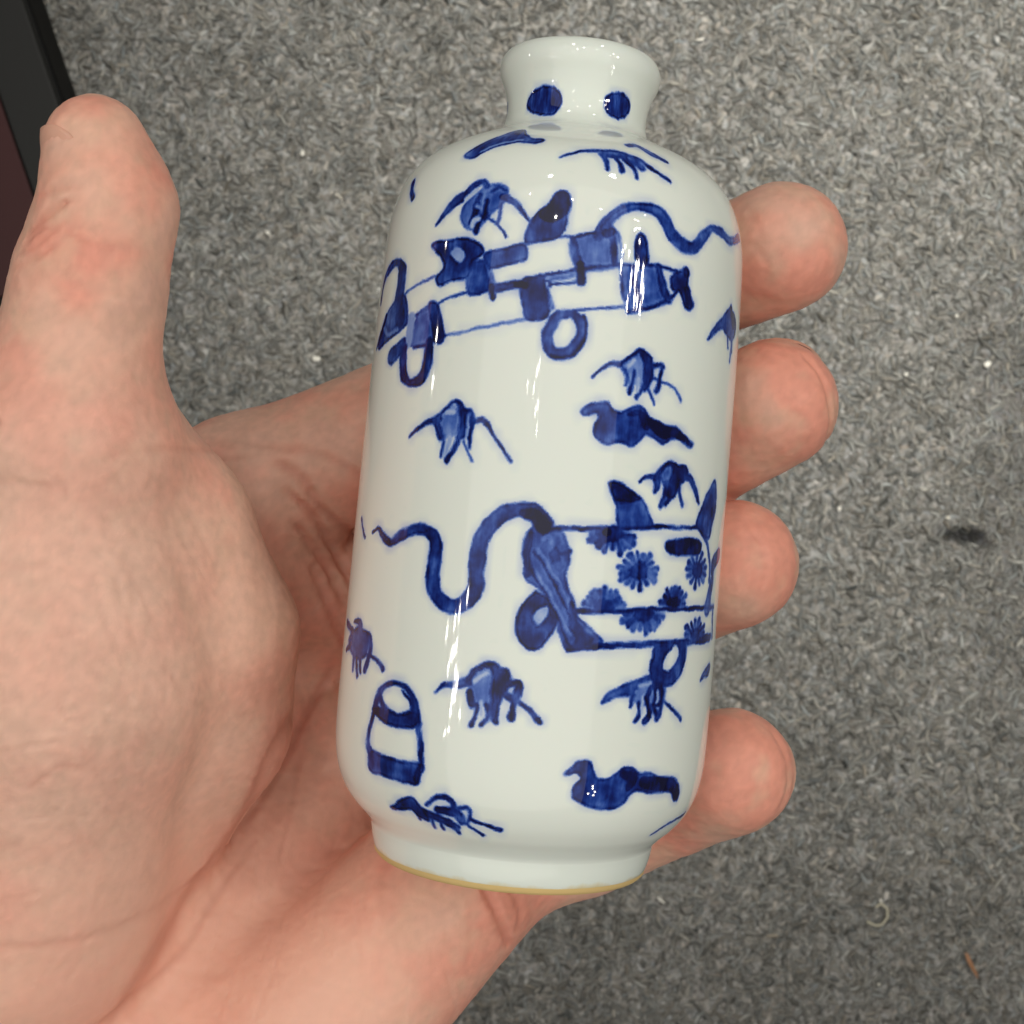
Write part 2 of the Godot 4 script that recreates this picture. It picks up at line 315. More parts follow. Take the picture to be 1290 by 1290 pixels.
	brush([Vector2(22, 49.79), Vector2(21.3, 51.46), Vector2(20.9, 52.45)], [0.234, 0.248, 0.263], 0.78)
	brush([Vector2(24.9, 51.44), Vector2(24.2, 52.3), Vector2(23.2, 52.83)], [0.239, 0.232, 0.315], 0.8)
	brush([Vector2(26.3, 51.37), Vector2(28.1, 52.43), Vector2(29, 53.37)], [0.209, 0.173, 0.151], 0.66)
	brush([Vector2(30.5, 49.02), Vector2(30.4, 50.51), Vector2(29.5, 51.87)], [0.243, 0.285, 0.297], 0.74)
	brush([Vector2(27.4, 50.41), Vector2(31.4, 50.62), Vector2(35.7, 51.22), Vector2(38.6, 52.49)], [0.184, 0.141, 0.154, 0.2], 0.58)
	# bird at right
	wash([Vector2(7.4, 55.24), Vector2(9, 54.52), Vector2(11.8, 54), Vector2(14.6, 53.88), Vector2(16, 54.47), Vector2(18.2, 54.85), Vector2(21.1, 54.4), Vector2(23.6, 53.87), Vector2(25.9, 54.01), Vector2(28.1, 55.22), Vector2(31.6, 55.55), Vector2(35.8, 55.69), Vector2(39.3, 56.03), Vector2(42.6, 57.06), Vector2(45.2, 57.29), Vector2(44, 57.67), Vector2(40.8, 57.3), Vector2(38.4, 56.91), Vector2(35.7, 57.19), Vector2(33.2, 57.71), Vector2(30.1, 57.26), Vector2(27.1, 56.9), Vector2(25.4, 57.63), Vector2(23.3, 58.37), Vector2(20.7, 58.32), Vector2(18, 58.11), Vector2(16.1, 58.51), Vector2(13.5, 58.29), Vector2(11.7, 57.56), Vector2(11.7, 56.59), Vector2(12.7, 55.58), Vector2(11.6, 55.06), Vector2(8.4, 55.52)], 0.76, 0.8)
	brush([Vector2(28.5, 55.61), Vector2(32.9, 56.4), Vector2(37, 56.22), Vector2(40.6, 56.72), Vector2(44.3, 57.44)], [0.528, 0.816, 0.647, 0.357, 0.324], 0.97)
	brush([Vector2(21.2, 55.04), Vector2(24.7, 54.56), Vector2(26.9, 55.93)], [0.324, 0.508, 0.661], 0.9)
	brush([Vector2(15.2, 56.77), Vector2(17.4, 57)], [0.49, 0.328], 0.64)
	brush([Vector2(8.7, 55.02), Vector2(12.3, 54.47)], [0.112, 0.113], 0.6)
	# butterfly above the chest
	brush([Vector2(26.1, 62.43), Vector2(28.6, 61.84), Vector2(32.4, 61.56)], [0.065, 0.266, 0.4], 0.74)
	brush([Vector2(31.6, 61.93), Vector2(33.7, 60.64), Vector2(36.7, 59.92), Vector2(39, 60.75), Vector2(38.7, 62.17), Vector2(37.7, 63.42)], [0.472, 0.301, 0.284, 0.708, 0.937, 0.685], 0.88)
	brush([Vector2(40, 60.41), Vector2(42.6, 60.51), Vector2(42.1, 61.45)], [0.373, 0.554, 0.603], 0.82)
	wash([Vector2(33.2, 60.96), Vector2(36.8, 60.22), Vector2(38.7, 61.97), Vector2(34.8, 62.31)], 0.5, 0.7)
	brush([Vector2(32.1, 61.81), Vector2(32.5, 62.6), Vector2(32, 63.51)], [0.583, 0.459, 0.172], 0.82)
	brush([Vector2(36, 62.27), Vector2(35.5, 63.7), Vector2(34.2, 64.94)], [0.37, 0.287, 0.311], 0.76)
	brush([Vector2(38.2, 62.8), Vector2(37.2, 64.04), Vector2(36.1, 64.68)], [0.388, 0.321, 0.31], 0.78)
	brush([Vector2(40.8, 61.9), Vector2(41.2, 63.31), Vector2(42.8, 64.68)], [0.351, 0.268, 0.278], 0.72)
	brush([Vector2(41.3, 61.43), Vector2(45.2, 61.38), Vector2(48.2, 62.68), Vector2(50.5, 64.16)], [0.445, 0.441, 0.344, 0.217], 0.8)
	# leaves on the chest
	wash([Vector2(17.4, 62.96), Vector2(20, 62.86), Vector2(23.4, 63.53), Vector2(27.5, 64.57), Vector2(30.2, 65.88), Vector2(32.1, 67.42), Vector2(30.1, 67.78), Vector2(22.3, 68.02), Vector2(20.5, 67.19), Vector2(19.9, 65.63), Vector2(18.8, 64.29)], 0.66, 0.72)
	wash([Vector2(17.4, 62.96), Vector2(20, 62.86), Vector2(23.4, 63.53), Vector2(26.9, 64.49), Vector2(23.7, 64.9), Vector2(19.4, 64.76)], 0.9, 0.94)
	brush([Vector2(25.3, 65.84), Vector2(25.8, 66.82)], [0.344, 0.23], 0.5)
	wash([Vector2(59.7, 61.31), Vector2(61.7, 62.53), Vector2(62.2, 64.63), Vector2(60.5, 66.77), Vector2(58.7, 68.27), Vector2(53.9, 67.71), Vector2(50.6, 66.95), Vector2(51.9, 65.26), Vector2(55.1, 63.11)], 0.78, 0.86)
	# long ribbon
	brush([Vector2(-59.1, 71.18), Vector2(-55.7, 70.7), Vector2(-52.1, 71.67), Vector2(-48.3, 72.13), Vector2(-44.3, 71.14), Vector2(-39.3, 70.42), Vector2(-35.1, 70.28), Vector2(-31.5, 71.18), Vector2(-30.8, 73.2), Vector2(-31, 75.43), Vector2(-29.8, 77.24), Vector2(-26.4, 78.38), Vector2(-22.9, 78.62), Vector2(-19.2, 77.69), Vector2(-17.3, 75.95), Vector2(-17.6, 73.77), Vector2(-17.5, 71.38), Vector2(-15.4, 69.29), Vector2(-11.9, 67.7), Vector2(-7.6, 66.96), Vector2(-3.2, 67.04), Vector2(-0.2, 68.35)], [0.207, 0.229, 0.526, 0.457, 0.559, 0.579, 0.613, 0.784, 0.826, 0.827, 0.837, 0.774, 0.751, 0.83, 0.865, 0.89, 0.905, 0.845, 0.807, 0.762, 0.906, 1.051], 0.76)
	brush([Vector2(-58.6, 71.11), Vector2(-55.5, 70.64), Vector2(-52.1, 71.63), Vector2(-48.2, 72.16), Vector2(-43.9, 71.19), Vector2(-39.3, 70.47), Vector2(-35.4, 70.29)], [0.184, 0.22, 0.479, 0.408, 0.506, 0.528, 0.469], 0.9)
	brush([Vector2(-6.2, 67.21), Vector2(-2.7, 67.35), Vector2(0, 68.53)], [0.544, 0.761, 0.87], 0.94)
	brush([Vector2(-17.8, 73.78), Vector2(-17.3, 71.19), Vector2(-14.8, 69.08), Vector2(-11.4, 67.86)], [0.155, 0.194, 0.224, 0.129], 0.55)
	brush([Vector2(-70, 69.71), Vector2(-64.8, 72)], [0.205, 0.205], 0.85)
	# chest with flowers
	wash([Vector2(-4.2, 69.27), Vector2(2.1, 68.64), Vector2(6.1, 69.67), Vector2(7.6, 71.78), Vector2(7.1, 74.14), Vector2(9.5, 76.41), Vector2(11.4, 78.31), Vector2(15.7, 79.96), Vector2(19, 81.06), Vector2(11.3, 82.24), Vector2(8.8, 81.92), Vector2(5.3, 78.91), Vector2(1.3, 75.92), Vector2(-3.2, 74.72), Vector2(-4.4, 73.4)], 0.6, 0.7)
	brush([Vector2(-3.4, 69.44), Vector2(-3.6, 71.99), Vector2(-3.1, 74.13)], [0.43, 0.43, 0.391], 0.88)
	brush([Vector2(-2, 71.35), Vector2(3.4, 74.47), Vector2(9.8, 78.76)], [0.137, 0.196, 0.218], 0.9)
	brush([Vector2(-2.5, 73.52), Vector2(3.4, 76.82), Vector2(9.4, 81.51)], [0.195, 0.235, 0.257], 0.88)
	brush([Vector2(-0.1, 69.31), Vector2(2.1, 68.84), Vector2(4.5, 68.75)], [0.292, 0.293, 0.293], 0.88)
	brush([Vector2(-1.1, 71.02), Vector2(5, 74.41), Vector2(10.8, 78.14)], [0.137, 0.176, 0.139], 0.4)
	brush([Vector2(-1.1, 73.66), Vector2(4.3, 76.79), Vector2(10, 80.52)], [0.117, 0.157, 0.118], 0.42)
	brush([Vector2(9.7, 77), Vector2(10.7, 79.51), Vector2(14.4, 80.97)], [0.299, 0.596, 0.697], 0.86)
	brush([Vector2(1.6, 68.76), Vector2(21.2, 68), Vector2(36.2, 67.4), Vector2(52.6, 67.11)], [0.293, 0.237, 0.241, 0.229], 0.8)
	brush([Vector2(33.6, 67.47), Vector2(35.5, 67.42)], [0.26, 0.261], 0.9)
	brush([Vector2(52.7, 67.32), Vector2(57.8, 68.91), Vector2(61.4, 71.4), Vector2(62.1, 73.51)], [0.216, 0.264, 0.308, 0.264], 0.62)
	brush([Vector2(70.1, 70.2), Vector2(64.8, 71.38), Vector2(65.1, 73.08)], [0.79, 0.79, 0.352], 0.86)
	brush([Vector2(64.7, 73.3), Vector2(62.5, 76.68)], [0.572, 0.966], 0.66)
	brush([Vector2(10.3, 77.72), Vector2(23.4, 77.44), Vector2(38.8, 76.93), Vector2(68.8, 76.74)], [0.294, 0.297, 0.267, 0.268], 0.82)
	brush([Vector2(68.1, 76.94), Vector2(70.5, 80.63)], [0.264, 0.264], 0.7)
	brush([Vector2(9.8, 81.99), Vector2(24.3, 81.34), Vector2(47.6, 80.86), Vector2(67.6, 80.46)], [0.451, 0.337, 0.363, 0.525], 0.82)
	wash([Vector2(38.6, 68.95), Vector2(52.7, 68.67), Vector2(53.8, 70), Vector2(49.1, 70.37), Vector2(39.7, 70.44)], 0.96, 0.98)
	blossom(Vector2(19.7, 68.17), Vector2(7.9, 2.71), 8, 172, 11, 0.72)
	blossom(Vector2(17.9, 68.37), Vector2(3.1, 1.17), 0, 180, 5, 0.86)
	blossom(Vector2(28.6, 72.70), Vector2(6.6, 2.14), 0, 360, 16, 0.72)
	blossom(Vector2(53.1, 72.18), Vector2(6.0, 2.11), 0, 360, 13, 0.72)
	blossom(Vector2(18.9, 77.27), Vector2(5.9, 2.31), 182, 358, 11, 0.72)
	blossom(Vector2(43.0, 76.38), Vector2(5.8, 2.11), 180, 360, 9, 0.82)
	blossom(Vector2(31.6, 77.39), Vector2(7.6, 2.43), 2, 178, 12, 0.72)
	blossom(Vector2(55.4, 80.18), Vector2(6.8, 2.05), 180, 360, 8, 0.76)
	blossom(Vector2(12.1, 81.43), Vector2(4.9, 1.95), 270, 350, 6, 0.72)
	blossom(Vector2(3.0, 71.65), Vector2(4.6, 1.94), -80, 90, 9, 0.76)
	brush([Vector2(28.4, 71.71), Vector2(29, 73.49)], [0.279, 0.286], 0.9)
	brush([Vector2(0, 70.09), Vector2(1.8, 69.63), Vector2(2.4, 70.2)], [0.195, 0.234, 0.195], 0.42)
	# loops hanging from the chest
	wash([Vector2(-1, 76.2), Vector2(-3.5, 77.47), Vector2(-5, 79.49), Vector2(-4.1, 81.41), Vector2(-0.5, 82.45), Vector2(2.6, 81.94), Vector2(5.1, 80.09), Vector2(5.7, 78.5), Vector2(3.5, 77.01), Vector2(0.4, 76.15)], 0.86, 0.94)
	wash([Vector2(-0.3, 79.01), Vector2(0.9, 77.99), Vector2(2.9, 77.72), Vector2(2.6, 78.71), Vector2(1.1, 79.55)], 0.2, 0.2)
	brush([Vector2(-2.8, 78.43), Vector2(-3.2, 80.01), Vector2(-1.7, 81.32)], [0.117, 0.156, 0.118], 0.66)
	wash([Vector2(37.4, 81.38), Vector2(49.3, 80.97), Vector2(50.5, 81.8), Vector2(49.9, 83.65), Vector2(47.4, 85.27), Vector2(43.6, 85.84), Vector2(37.9, 85.62), Vector2(35.6, 84.21), Vector2(36.4, 82.6)], 0.84, 0.9)
	wash([Vector2(41.1, 83.7), Vector2(42, 82.48), Vector2(44.9, 81.37), Vector2(46.4, 81.88), Vector2(45.5, 83.31), Vector2(43.1, 84.01)], 0.03, 0.03)
	# butterfly under the right loop
	wash([Vector2(20.8, 87.95), Vector2(22.7, 86.94), Vector2(26.8, 86.09), Vector2(31.2, 85.36), Vector2(35.4, 84.84), Vector2(36.9, 85.64), Vector2(31.5, 86.26), Vector2(29.9, 87.06), Vector2(25.9, 87.09), Vector2(22.8, 87.63)], 0.68, 0.72)
	wash([Vector2(31.2, 85.46), Vector2(36.7, 85.04), Vector2(41.7, 85.65), Vector2(42.3, 87.69), Vector2(40.3, 88.28), Vector2(37, 88.26), Vector2(31.9, 87.85), Vector2(29.8, 86.86)], 0.42, 0.5)
	brush([Vector2(37.5, 85.64), Vector2(39.7, 86.25), Vector2(40.2, 87.67)], [0.571, 0.774, 0.733], 0.88)
	brush([Vector2(32.4, 85.95), Vector2(36.2, 85.64)], [0.251, 0.253], 0.2)
	brush([Vector2(30.5, 87.06), Vector2(29.9, 88.46)], [0.322, 0.173], 0.78)
	brush([Vector2(32.5, 87.85), Vector2(33.1, 89.25), Vector2(31.8, 90.15)], [0.277, 0.264, 0.244], 0.78)
	brush([Vector2(35.8, 87.65), Vector2(37.2, 89.27), Vector2(35.2, 90.16)], [0.317, 0.324, 0.381], 0.84)
	brush([Vector2(38.3, 88.27), Vector2(40.1, 89.9)], [0.349, 0.286], 0.84)
	brush([Vector2(41.3, 87.88), Vector2(40.7, 89.5)], [0.295, 0.295], 0.78)
	brush([Vector2(42.3, 87.79), Vector2(46.5, 88.76), Vector2(50.8, 89.98)], [0.212, 0.213, 0.331], 0.76)
	brush([Vector2(34.1, 87.25), Vector2(34, 89.05)], [0.239, 0.231], 0.14)
	brush([Vector2(39.6, 86.76), Vector2(39.5, 87.77)], [0.225, 0.234], 0.16)
	brush([Vector2(36.4, 86.25), Vector2(35.4, 87.25)], [0.402, 0.401], 0.84)
	wash([Vector2(70.4, 83.93), Vector2(65.6, 84.39), Vector2(61.6, 85.56), Vector2(64.5, 85.32), Vector2(69.1, 85.13)], 0.82, 0.86)
	brush([Vector2(49.8, 104.85), Vector2(56.3, 103.55), Vector2(68.5, 102.74)], [0.176, 0.22, 0.22], 0.74)
	# bird at the bottom right
	wash([Vector2(12.2, 96.38), Vector2(13.7, 95.46), Vector2(16.3, 94.82), Vector2(18.8, 94.89), Vector2(20.1, 95.67), Vector2(21.4, 96.85), Vector2(24.6, 96.84), Vector2(27.2, 96.24), Vector2(29.8, 95.55), Vector2(32.8, 95.57), Vector2(35.5, 96.3), Vector2(39.4, 96.27), Vector2(44.1, 97.1), Vector2(50.9, 97.33), Vector2(54.4, 98.54), Vector2(55.2, 100.11), Vector2(51.2, 98.83), Vector2(45.1, 98.6), Vector2(40.6, 98.57), Vector2(36.3, 98.16), Vector2(33.3, 98.53), Vector2(31.5, 99.55), Vector2(28.4, 100.27), Vector2(25, 100.35), Vector2(21.1, 100.04), Vector2(16.7, 99.44), Vector2(14.9, 98.74), Vector2(15.5, 97.52), Vector2(16.8, 96.7), Vector2(15.1, 96.03)], 0.76, 0.8)
	brush([Vector2(37.2, 97.25), Vector2(42.9, 97.59), Vector2(50.4, 97.94), Vector2(53.8, 99.38)], [0.714, 0.84, 0.719, 0.702], 0.95)
	brush([Vector2(29.4, 96.24), Vector2(33.2, 96.68), Vector2(32.3, 97.69)], [0.492, 0.797, 0.655], 0.9)
	brush([Vector2(13.6, 95.96), Vector2(17, 95.6), Vector2(18.9, 96.27)], [0.101, 0.157, 0.138], 0.58)
	# butterfly at the bottom middle
	brush([Vector2(-26.5, 88.61), Vector2(-24, 87.77), Vector2(-19.9, 87.35), Vector2(-17.2, 86.92)], [0.081, 0.297, 0.43, 0.546], 0.72)
	brush([Vector2(-17.5, 86.83), Vector2(-14.4, 85.3), Vector2(-11.1, 84.72), Vector2(-9, 85.64), Vector2(-8.6, 87.39), Vector2(-9.1, 89.56), Vector2(-8.2, 91.09)], [0.397, 0.334, 0.353, 0.654, 0.712, 0.535, 0.318], 0.88)
	wash([Vector2(-16, 86.76), Vector2(-11.5, 85.36), Vector2(-9.8, 86.46), Vector2(-9.7, 88.81), Vector2(-14.4, 89.43), Vector2(-16.5, 89.14)], 0.42, 0.48)
	brush([Vector2(-15.3, 86.82), Vector2(-11.9, 85.67)], [0.255, 0.253], 0.12)
	brush([Vector2(-12.6, 88.95), Vector2(-12.7, 90.52)], [0.199, 0.202], 0.16)
	brush([Vector2(-6.2, 87.67), Vector2(-4.7, 87.8)], [0.176, 0.175], 0.16)
	brush([Vector2(-16.2, 88.15), Vector2(-15.4, 89.48)], [0.436, 0.428], 0.84)
	brush([Vector2(-8.3, 85.61), Vector2(-6.9, 85.45), Vector2(-6.4, 86.7), Vector2(-8, 87.75)], [0.448, 0.433, 0.509, 0.488], 0.88)
	brush([Vector2(-6.3, 86.89), Vector2(-3.6, 86.43), Vector2(-2.9, 87.53), Vector2(-3.9, 89.33), Vector2(-4.3, 90.57)], [0.292, 0.314, 0.448, 0.332, 0.332], 0.84)
	brush([Vector2(-13.9, 89.41), Vector2(-14.1, 90.6), Vector2(-15.1, 91.73)], [0.262, 0.223, 0.301], 0.78)
	brush([Vector2(-11.3, 89.28), Vector2(-10.3, 90.6), Vector2(-12, 91.57)], [0.261, 0.237, 0.274], 0.78)
	brush([Vector2(-6.1, 87.87), Vector2(-3.1, 88.52)], [0.392, 0.392], 0.8)
	brush([Vector2(-3.6, 88.39), Vector2(-0.2, 89.19), Vector2(3.6, 90.61)], [0.331, 0.234, 0.37], 0.72)
	brush([Vector2(3.1, 90.34), Vector2(3.6, 90.61)], [0.35, 0.35], 0.9)
	# butterfly at the left edge
	brush([Vector2(-75.8, 82.91), Vector2(-67.4, 83.72)], [0.396, 0.396], 0.86)
	brush([Vector2(-66.6, 82.51), Vector2(-62.1, 82.35), Vector2(-61.5, 83.33), Vector2(-63.1, 85.11)], [0.191, 0.484, 0.572, 0.616], 0.84)
	brush([Vector2(-58.9, 83.42), Vector2(-54.9, 83.84), Vector2(-53.5, 85.42), Vector2(-55.5, 87.83)], [0.338, 0.433, 0.392, 0.378], 0.82)
	brush([Vector2(-67.8, 85.35), Vector2(-72.5, 86.28)], [0.44, 0.264], 0.82)
	brush([Vector2(-64.4, 85.39), Vector2(-63.6, 88.31)], [0.44, 0.308], 0.8)
	brush([Vector2(-60.4, 85.17), Vector2(-58.4, 88.22)], [0.44, 0.308], 0.8)
	brush([Vector2(-62.6, 85.93), Vector2(-60.2, 88.79)], [0.264, 0.264], 0.8)
	brush([Vector2(-55.4, 85.95), Vector2(-49.7, 86.24), Vector2(-46.4, 87.08)], [0.18, 0.221, 0.372], 0.8)
	wash([Vector2(-69.8, 84.37), Vector2(-61.7, 83.02), Vector2(-55.8, 84.09), Vector2(-55.9, 85.98), Vector2(-62, 86.74), Vector2(-69.8, 85.45)], 0.76, 0.84)
	# bell
	brush([Vector2(-48.2, 92.11), Vector2(-47.2, 90.2), Vector2(-43.9, 88.86), Vector2(-40.4, 88.45), Vector2(-35.7, 88.86), Vector2(-32.9, 90.29), Vector2(-31.1, 92.38), Vector2(-29.6, 95.07), Vector2(-29, 97.24)], [0.403, 0.433, 0.35, 0.307, 0.348, 0.438, 0.385, 0.334, 0.309], 0.82)
	brush([Vector2(-48.2, 92.11), Vector2(-49.6, 94.07), Vector2(-50.5, 96.2), Vector2(-49, 97.11)], [0.268, 0.313, 0.363, 0.499], 0.82)
	brush([Vector2(-46.4, 90.35), Vector2(-44.9, 91.28), Vector2(-40.7, 92.01), Vector2(-36.7, 91.95), Vector2(-33.5, 91.33)], [0.349, 0.306, 0.246, 0.219, 0.222], 0.84)
	wash([Vector2(-48.2, 91.91), Vector2(-45.2, 91.7), Vector2(-40.7, 92.01), Vector2(-36.1, 91.9), Vector2(-32.6, 91.28), Vector2(-30.8, 92.36), Vector2(-33.8, 93.26), Vector2(-38.9, 93.41), Vector2(-44, 93.05), Vector2(-48, 92.52)], 0.88, 0.92)
	brush([Vector2(-37.5, 89.27), Vector2(-34, 90.36), Vector2(-33.6, 91.54)], [0.151, 0.224, 0.277], 0.78)
	wash([Vector2(-48.7, 97.1), Vector2(-42.8, 97.25), Vector2(-35.4, 97.4), Vector2(-28.9, 97.13), Vector2(-28.4, 98.01), Vector2(-30.4, 98.56), Vector2(-29.8, 99.24), Vector2(-31.3, 99.66), Vector2(-36.6, 99.65), Vector2(-42.8, 99.53), Vector2(-49, 99.3)], 0.76, 0.86)
	brush([Vector2(-47.8, 97.44), Vector2(-48.1, 98.92)], [0.488, 0.499], 0.88)
	brush([Vector2(-29.4, 97.37), Vector2(-30.7, 99.09)], [0.39, 0.468], 0.92)
	# butterfly above the foot
	wash([Vector2(-41.5, 103.56), Vector2(-34.3, 101.67), Vector2(-31.6, 101.6), Vector2(-29.4, 102.73), Vector2(-27.5, 104.16), Vector2(-30.9, 103.92), Vector2(-33.1, 103.06), Vector2(-39.4, 103.56)], 0.88, 0.93)
	brush([Vector2(-27.4, 101.97), Vector2(-23.9, 100.76), Vector2(-20.9, 100.55), Vector2(-18.6, 101.41), Vector2(-19.1, 102.42)], [0.228, 0.23, 0.33, 0.362, 0.332], 0.82)
	brush([Vector2(-31.7, 102.93), Vector2(-24.6, 103.54), Vector2(-18.4, 104.41)], [0.543, 0.54, 0.484], 0.88)
	brush([Vector2(-23.8, 102.44), Vector2(-18, 102.34), Vector2(-16.6, 103.44)], [0.499, 0.573, 0.468], 0.86)
	brush([Vector2(-17.9, 102.01), Vector2(-14.9, 101.39), Vector2(-13.7, 102.05), Vector2(-14.7, 103.48)], [0.246, 0.226, 0.241, 0.201], 0.78)
	brush([Vector2(-26.4, 103.69), Vector2(-26, 105.23)], [0.203, 0.224], 0.76)
	brush([Vector2(-23.5, 103.81), Vector2(-23, 105.23)], [0.194, 0.214], 0.74)
	brush([Vector2(-20.6, 103.57), Vector2(-18, 105.33)], [0.278, 0.312], 0.82)
	brush([Vector2(-15.8, 103.39), Vector2(-12.9, 104.3), Vector2(-10, 105.25)], [0.229, 0.181, 0.22], 0.82)
	brush([Vector2(-14.2, 102.85), Vector2(-9.1, 103.47), Vector2(-5, 103.97)], [0.22, 0.164, 0.347], 0.85)
	brush([Vector2(-30.8, 103.72), Vector2(-30.8, 104.36)], [0.213, 0.224], 0.7)
	# butterfly at the right edge
	brush([Vector2(48.9, 44.66), Vector2(53.1, 43.09), Vector2(58.2, 41.85), Vector2(62.5, 40.74)], [0.121, 0.425, 0.769, 0.847], 0.78)
	brush([Vector2(62.9, 39.9), Vector2(66, 41.74)], [0.425, 0.55], 0.88)
	wash([Vector2(57, 41.93), Vector2(63, 40.1), Vector2(69.8, 41.5), Vector2(66.8, 43.54), Vector2(60.2, 43.34)], 0.78, 0.86)
	brush([Vector2(61.3, 43.27), Vector2(62.4, 44.84)], [0.211, 0.211], 0.74)
	brush([Vector2(66.4, 42.95), Vector2(64.9, 46.33)], [0.339, 0.255], 0.78)
	brush([Vector2(64.3, 42.47), Vector2(66.3, 45.02)], [0.297, 0.297], 0.84)

func glaze_texture() -> ImageTexture:
	ink.resize(TEX_W * TEX_H)
	paint_front()
	# the far side carries scattered butterflies and birds of the same brush
	for far in [[150.0, 1], [205.0, 2]]:
		turn = far[0]
		paint_back(far[1])
	turn = 0.0
	var bytes := PackedByteArray()
	bytes.resize(TEX_W * TEX_H)
	for i in ink.size(): bytes[i] = int(clampf(ink[i], 0.0, 1.0) * 255)
	var halo := Image.create_from_data(TEX_W, TEX_H, false, Image.FORMAT_L8, bytes)
	var soft := halo.duplicate() as Image
	soft.resize(TEX_W / 3, TEX_H / 3, Image.INTERPOLATE_LANCZOS)
	soft.resize(TEX_W, TEX_H, Image.INTERPOLATE_CUBIC)
	halo.resize(TEX_W / 16, TEX_H / 16, Image.INTERPOLATE_LANCZOS)
	halo.resize(TEX_W, TEX_H, Image.INTERPOLATE_CUBIC)
	var mid := soft.duplicate() as Image
	mid.resize(TEX_W / 9, TEX_H / 9, Image.INTERPOLATE_LANCZOS)
	mid.resize(TEX_W, TEX_H, Image.INTERPOLATE_CUBIC)
	var mb := mid.get_data()
	var hb := halo.get_data()
	var sb := soft.get_data()
	var stops := [[0.0, Color8(233, 240, 233)], [0.14, Color8(196, 208, 228)], [0.34, Color8(128, 155, 214)], [0.52, Color8(70, 104, 186)], [0.66, Color8(30, 62, 148)], [0.78, Color8(13, 35, 112)], [0.89, Color8(8, 18, 80)], [1.0, Color8(8, 10, 50)]]
	var ramp := PackedColorArray()
	for i in 256:
		var t := i / 255.0
		for k in stops.size() - 1:
			if t >= stops[k][0] and t <= stops[k + 1][0]:
				ramp.append((stops[k][1] as Color).lerp(stops[k + 1][1], (t - stops[k][0]) / (stops[k + 1][0] - stops[k][0])))
				break
	var out := PackedByteArray()
	out.resize(TEX_W * TEX_H * 3)
	var plain := [233, 240, 233]
	noise.seed = 5
	noise.frequency = 0.035
	for y in TEX_H:
		var row := y * TEX_W
		for x in TEX_W:
			var i := row + x
			var a := sb[i]
			var h := hb[i]
			if h > 2:      # the brush leaves no straight edge
				a = sb[clampi(y + int(round(2.6 * noise.get_noise_2d(x * 0.8, y * 0.8))), 0, TEX_H - 1) * TEX_W + clampi(x + int(round(3.2 * noise.get_noise_2d(x * 0.8 + 70.0, y * 0.8 + 50.0))), 0, TEX_W - 1)]
			if a < 2 and h < 3:
				out[i * 3] = plain[0]
				out[i * 3 + 1] = plain[1]
				out[i * 3 + 2] = plain[2]
				continue
			var d := a / 255.0
			if d > 0.3:       # the colour pools along the rim of a stroke and is streaky and thinner inside it
				d *= 1.0 + 0.16 * noise.get_noise_2d(x * 2.2, y * 0.5) + 0.42 * noise.get_noise_2d(x * 0.5 + 300.0, y * 0.5)
				d -= 0.17 * clampf(mb[i] / 255.0 - 0.45, 0.0, 0.4) / 0.4 * (1.0 - smoothstep(0.85, 0.95, a / 255.0))
			d = d + (1.0 - minf(d, 1.0)) * h / 255.0 * 0.3
			var c := ramp[clampi(int(d * 255), 0, 255)]
			out[i * 3] = int(c.r * 255)
			out[i * 3 + 1] = int(c.g * 255)
			out[i * 3 + 2] = int(c.b * 255)
	# iron stains the glaze amber where it thins out over the foot
	for y in range(TEX_H - 34, TEX_H):
		for x in TEX_W:
			var i := (y * TEX_W + x) * 3
			var k := clampf((y - TEX_H + 13.0 + 11.0 * noise.get_noise_2d(x * 0.3, 0.0)) / 18.0, 0.0, 1.0)
			out[i] = int(lerpf(out[i], 214.0, k))
			out[i + 1] = int(lerpf(out[i + 1], 190.0, k))
			out[i + 2] = int(lerpf(out[i + 2], 132.0, k))
	var img := Image.create_from_data(TEX_W, TEX_H, false, Image.FORMAT_RGB8, out)
	return ImageTexture.create_from_image(img)

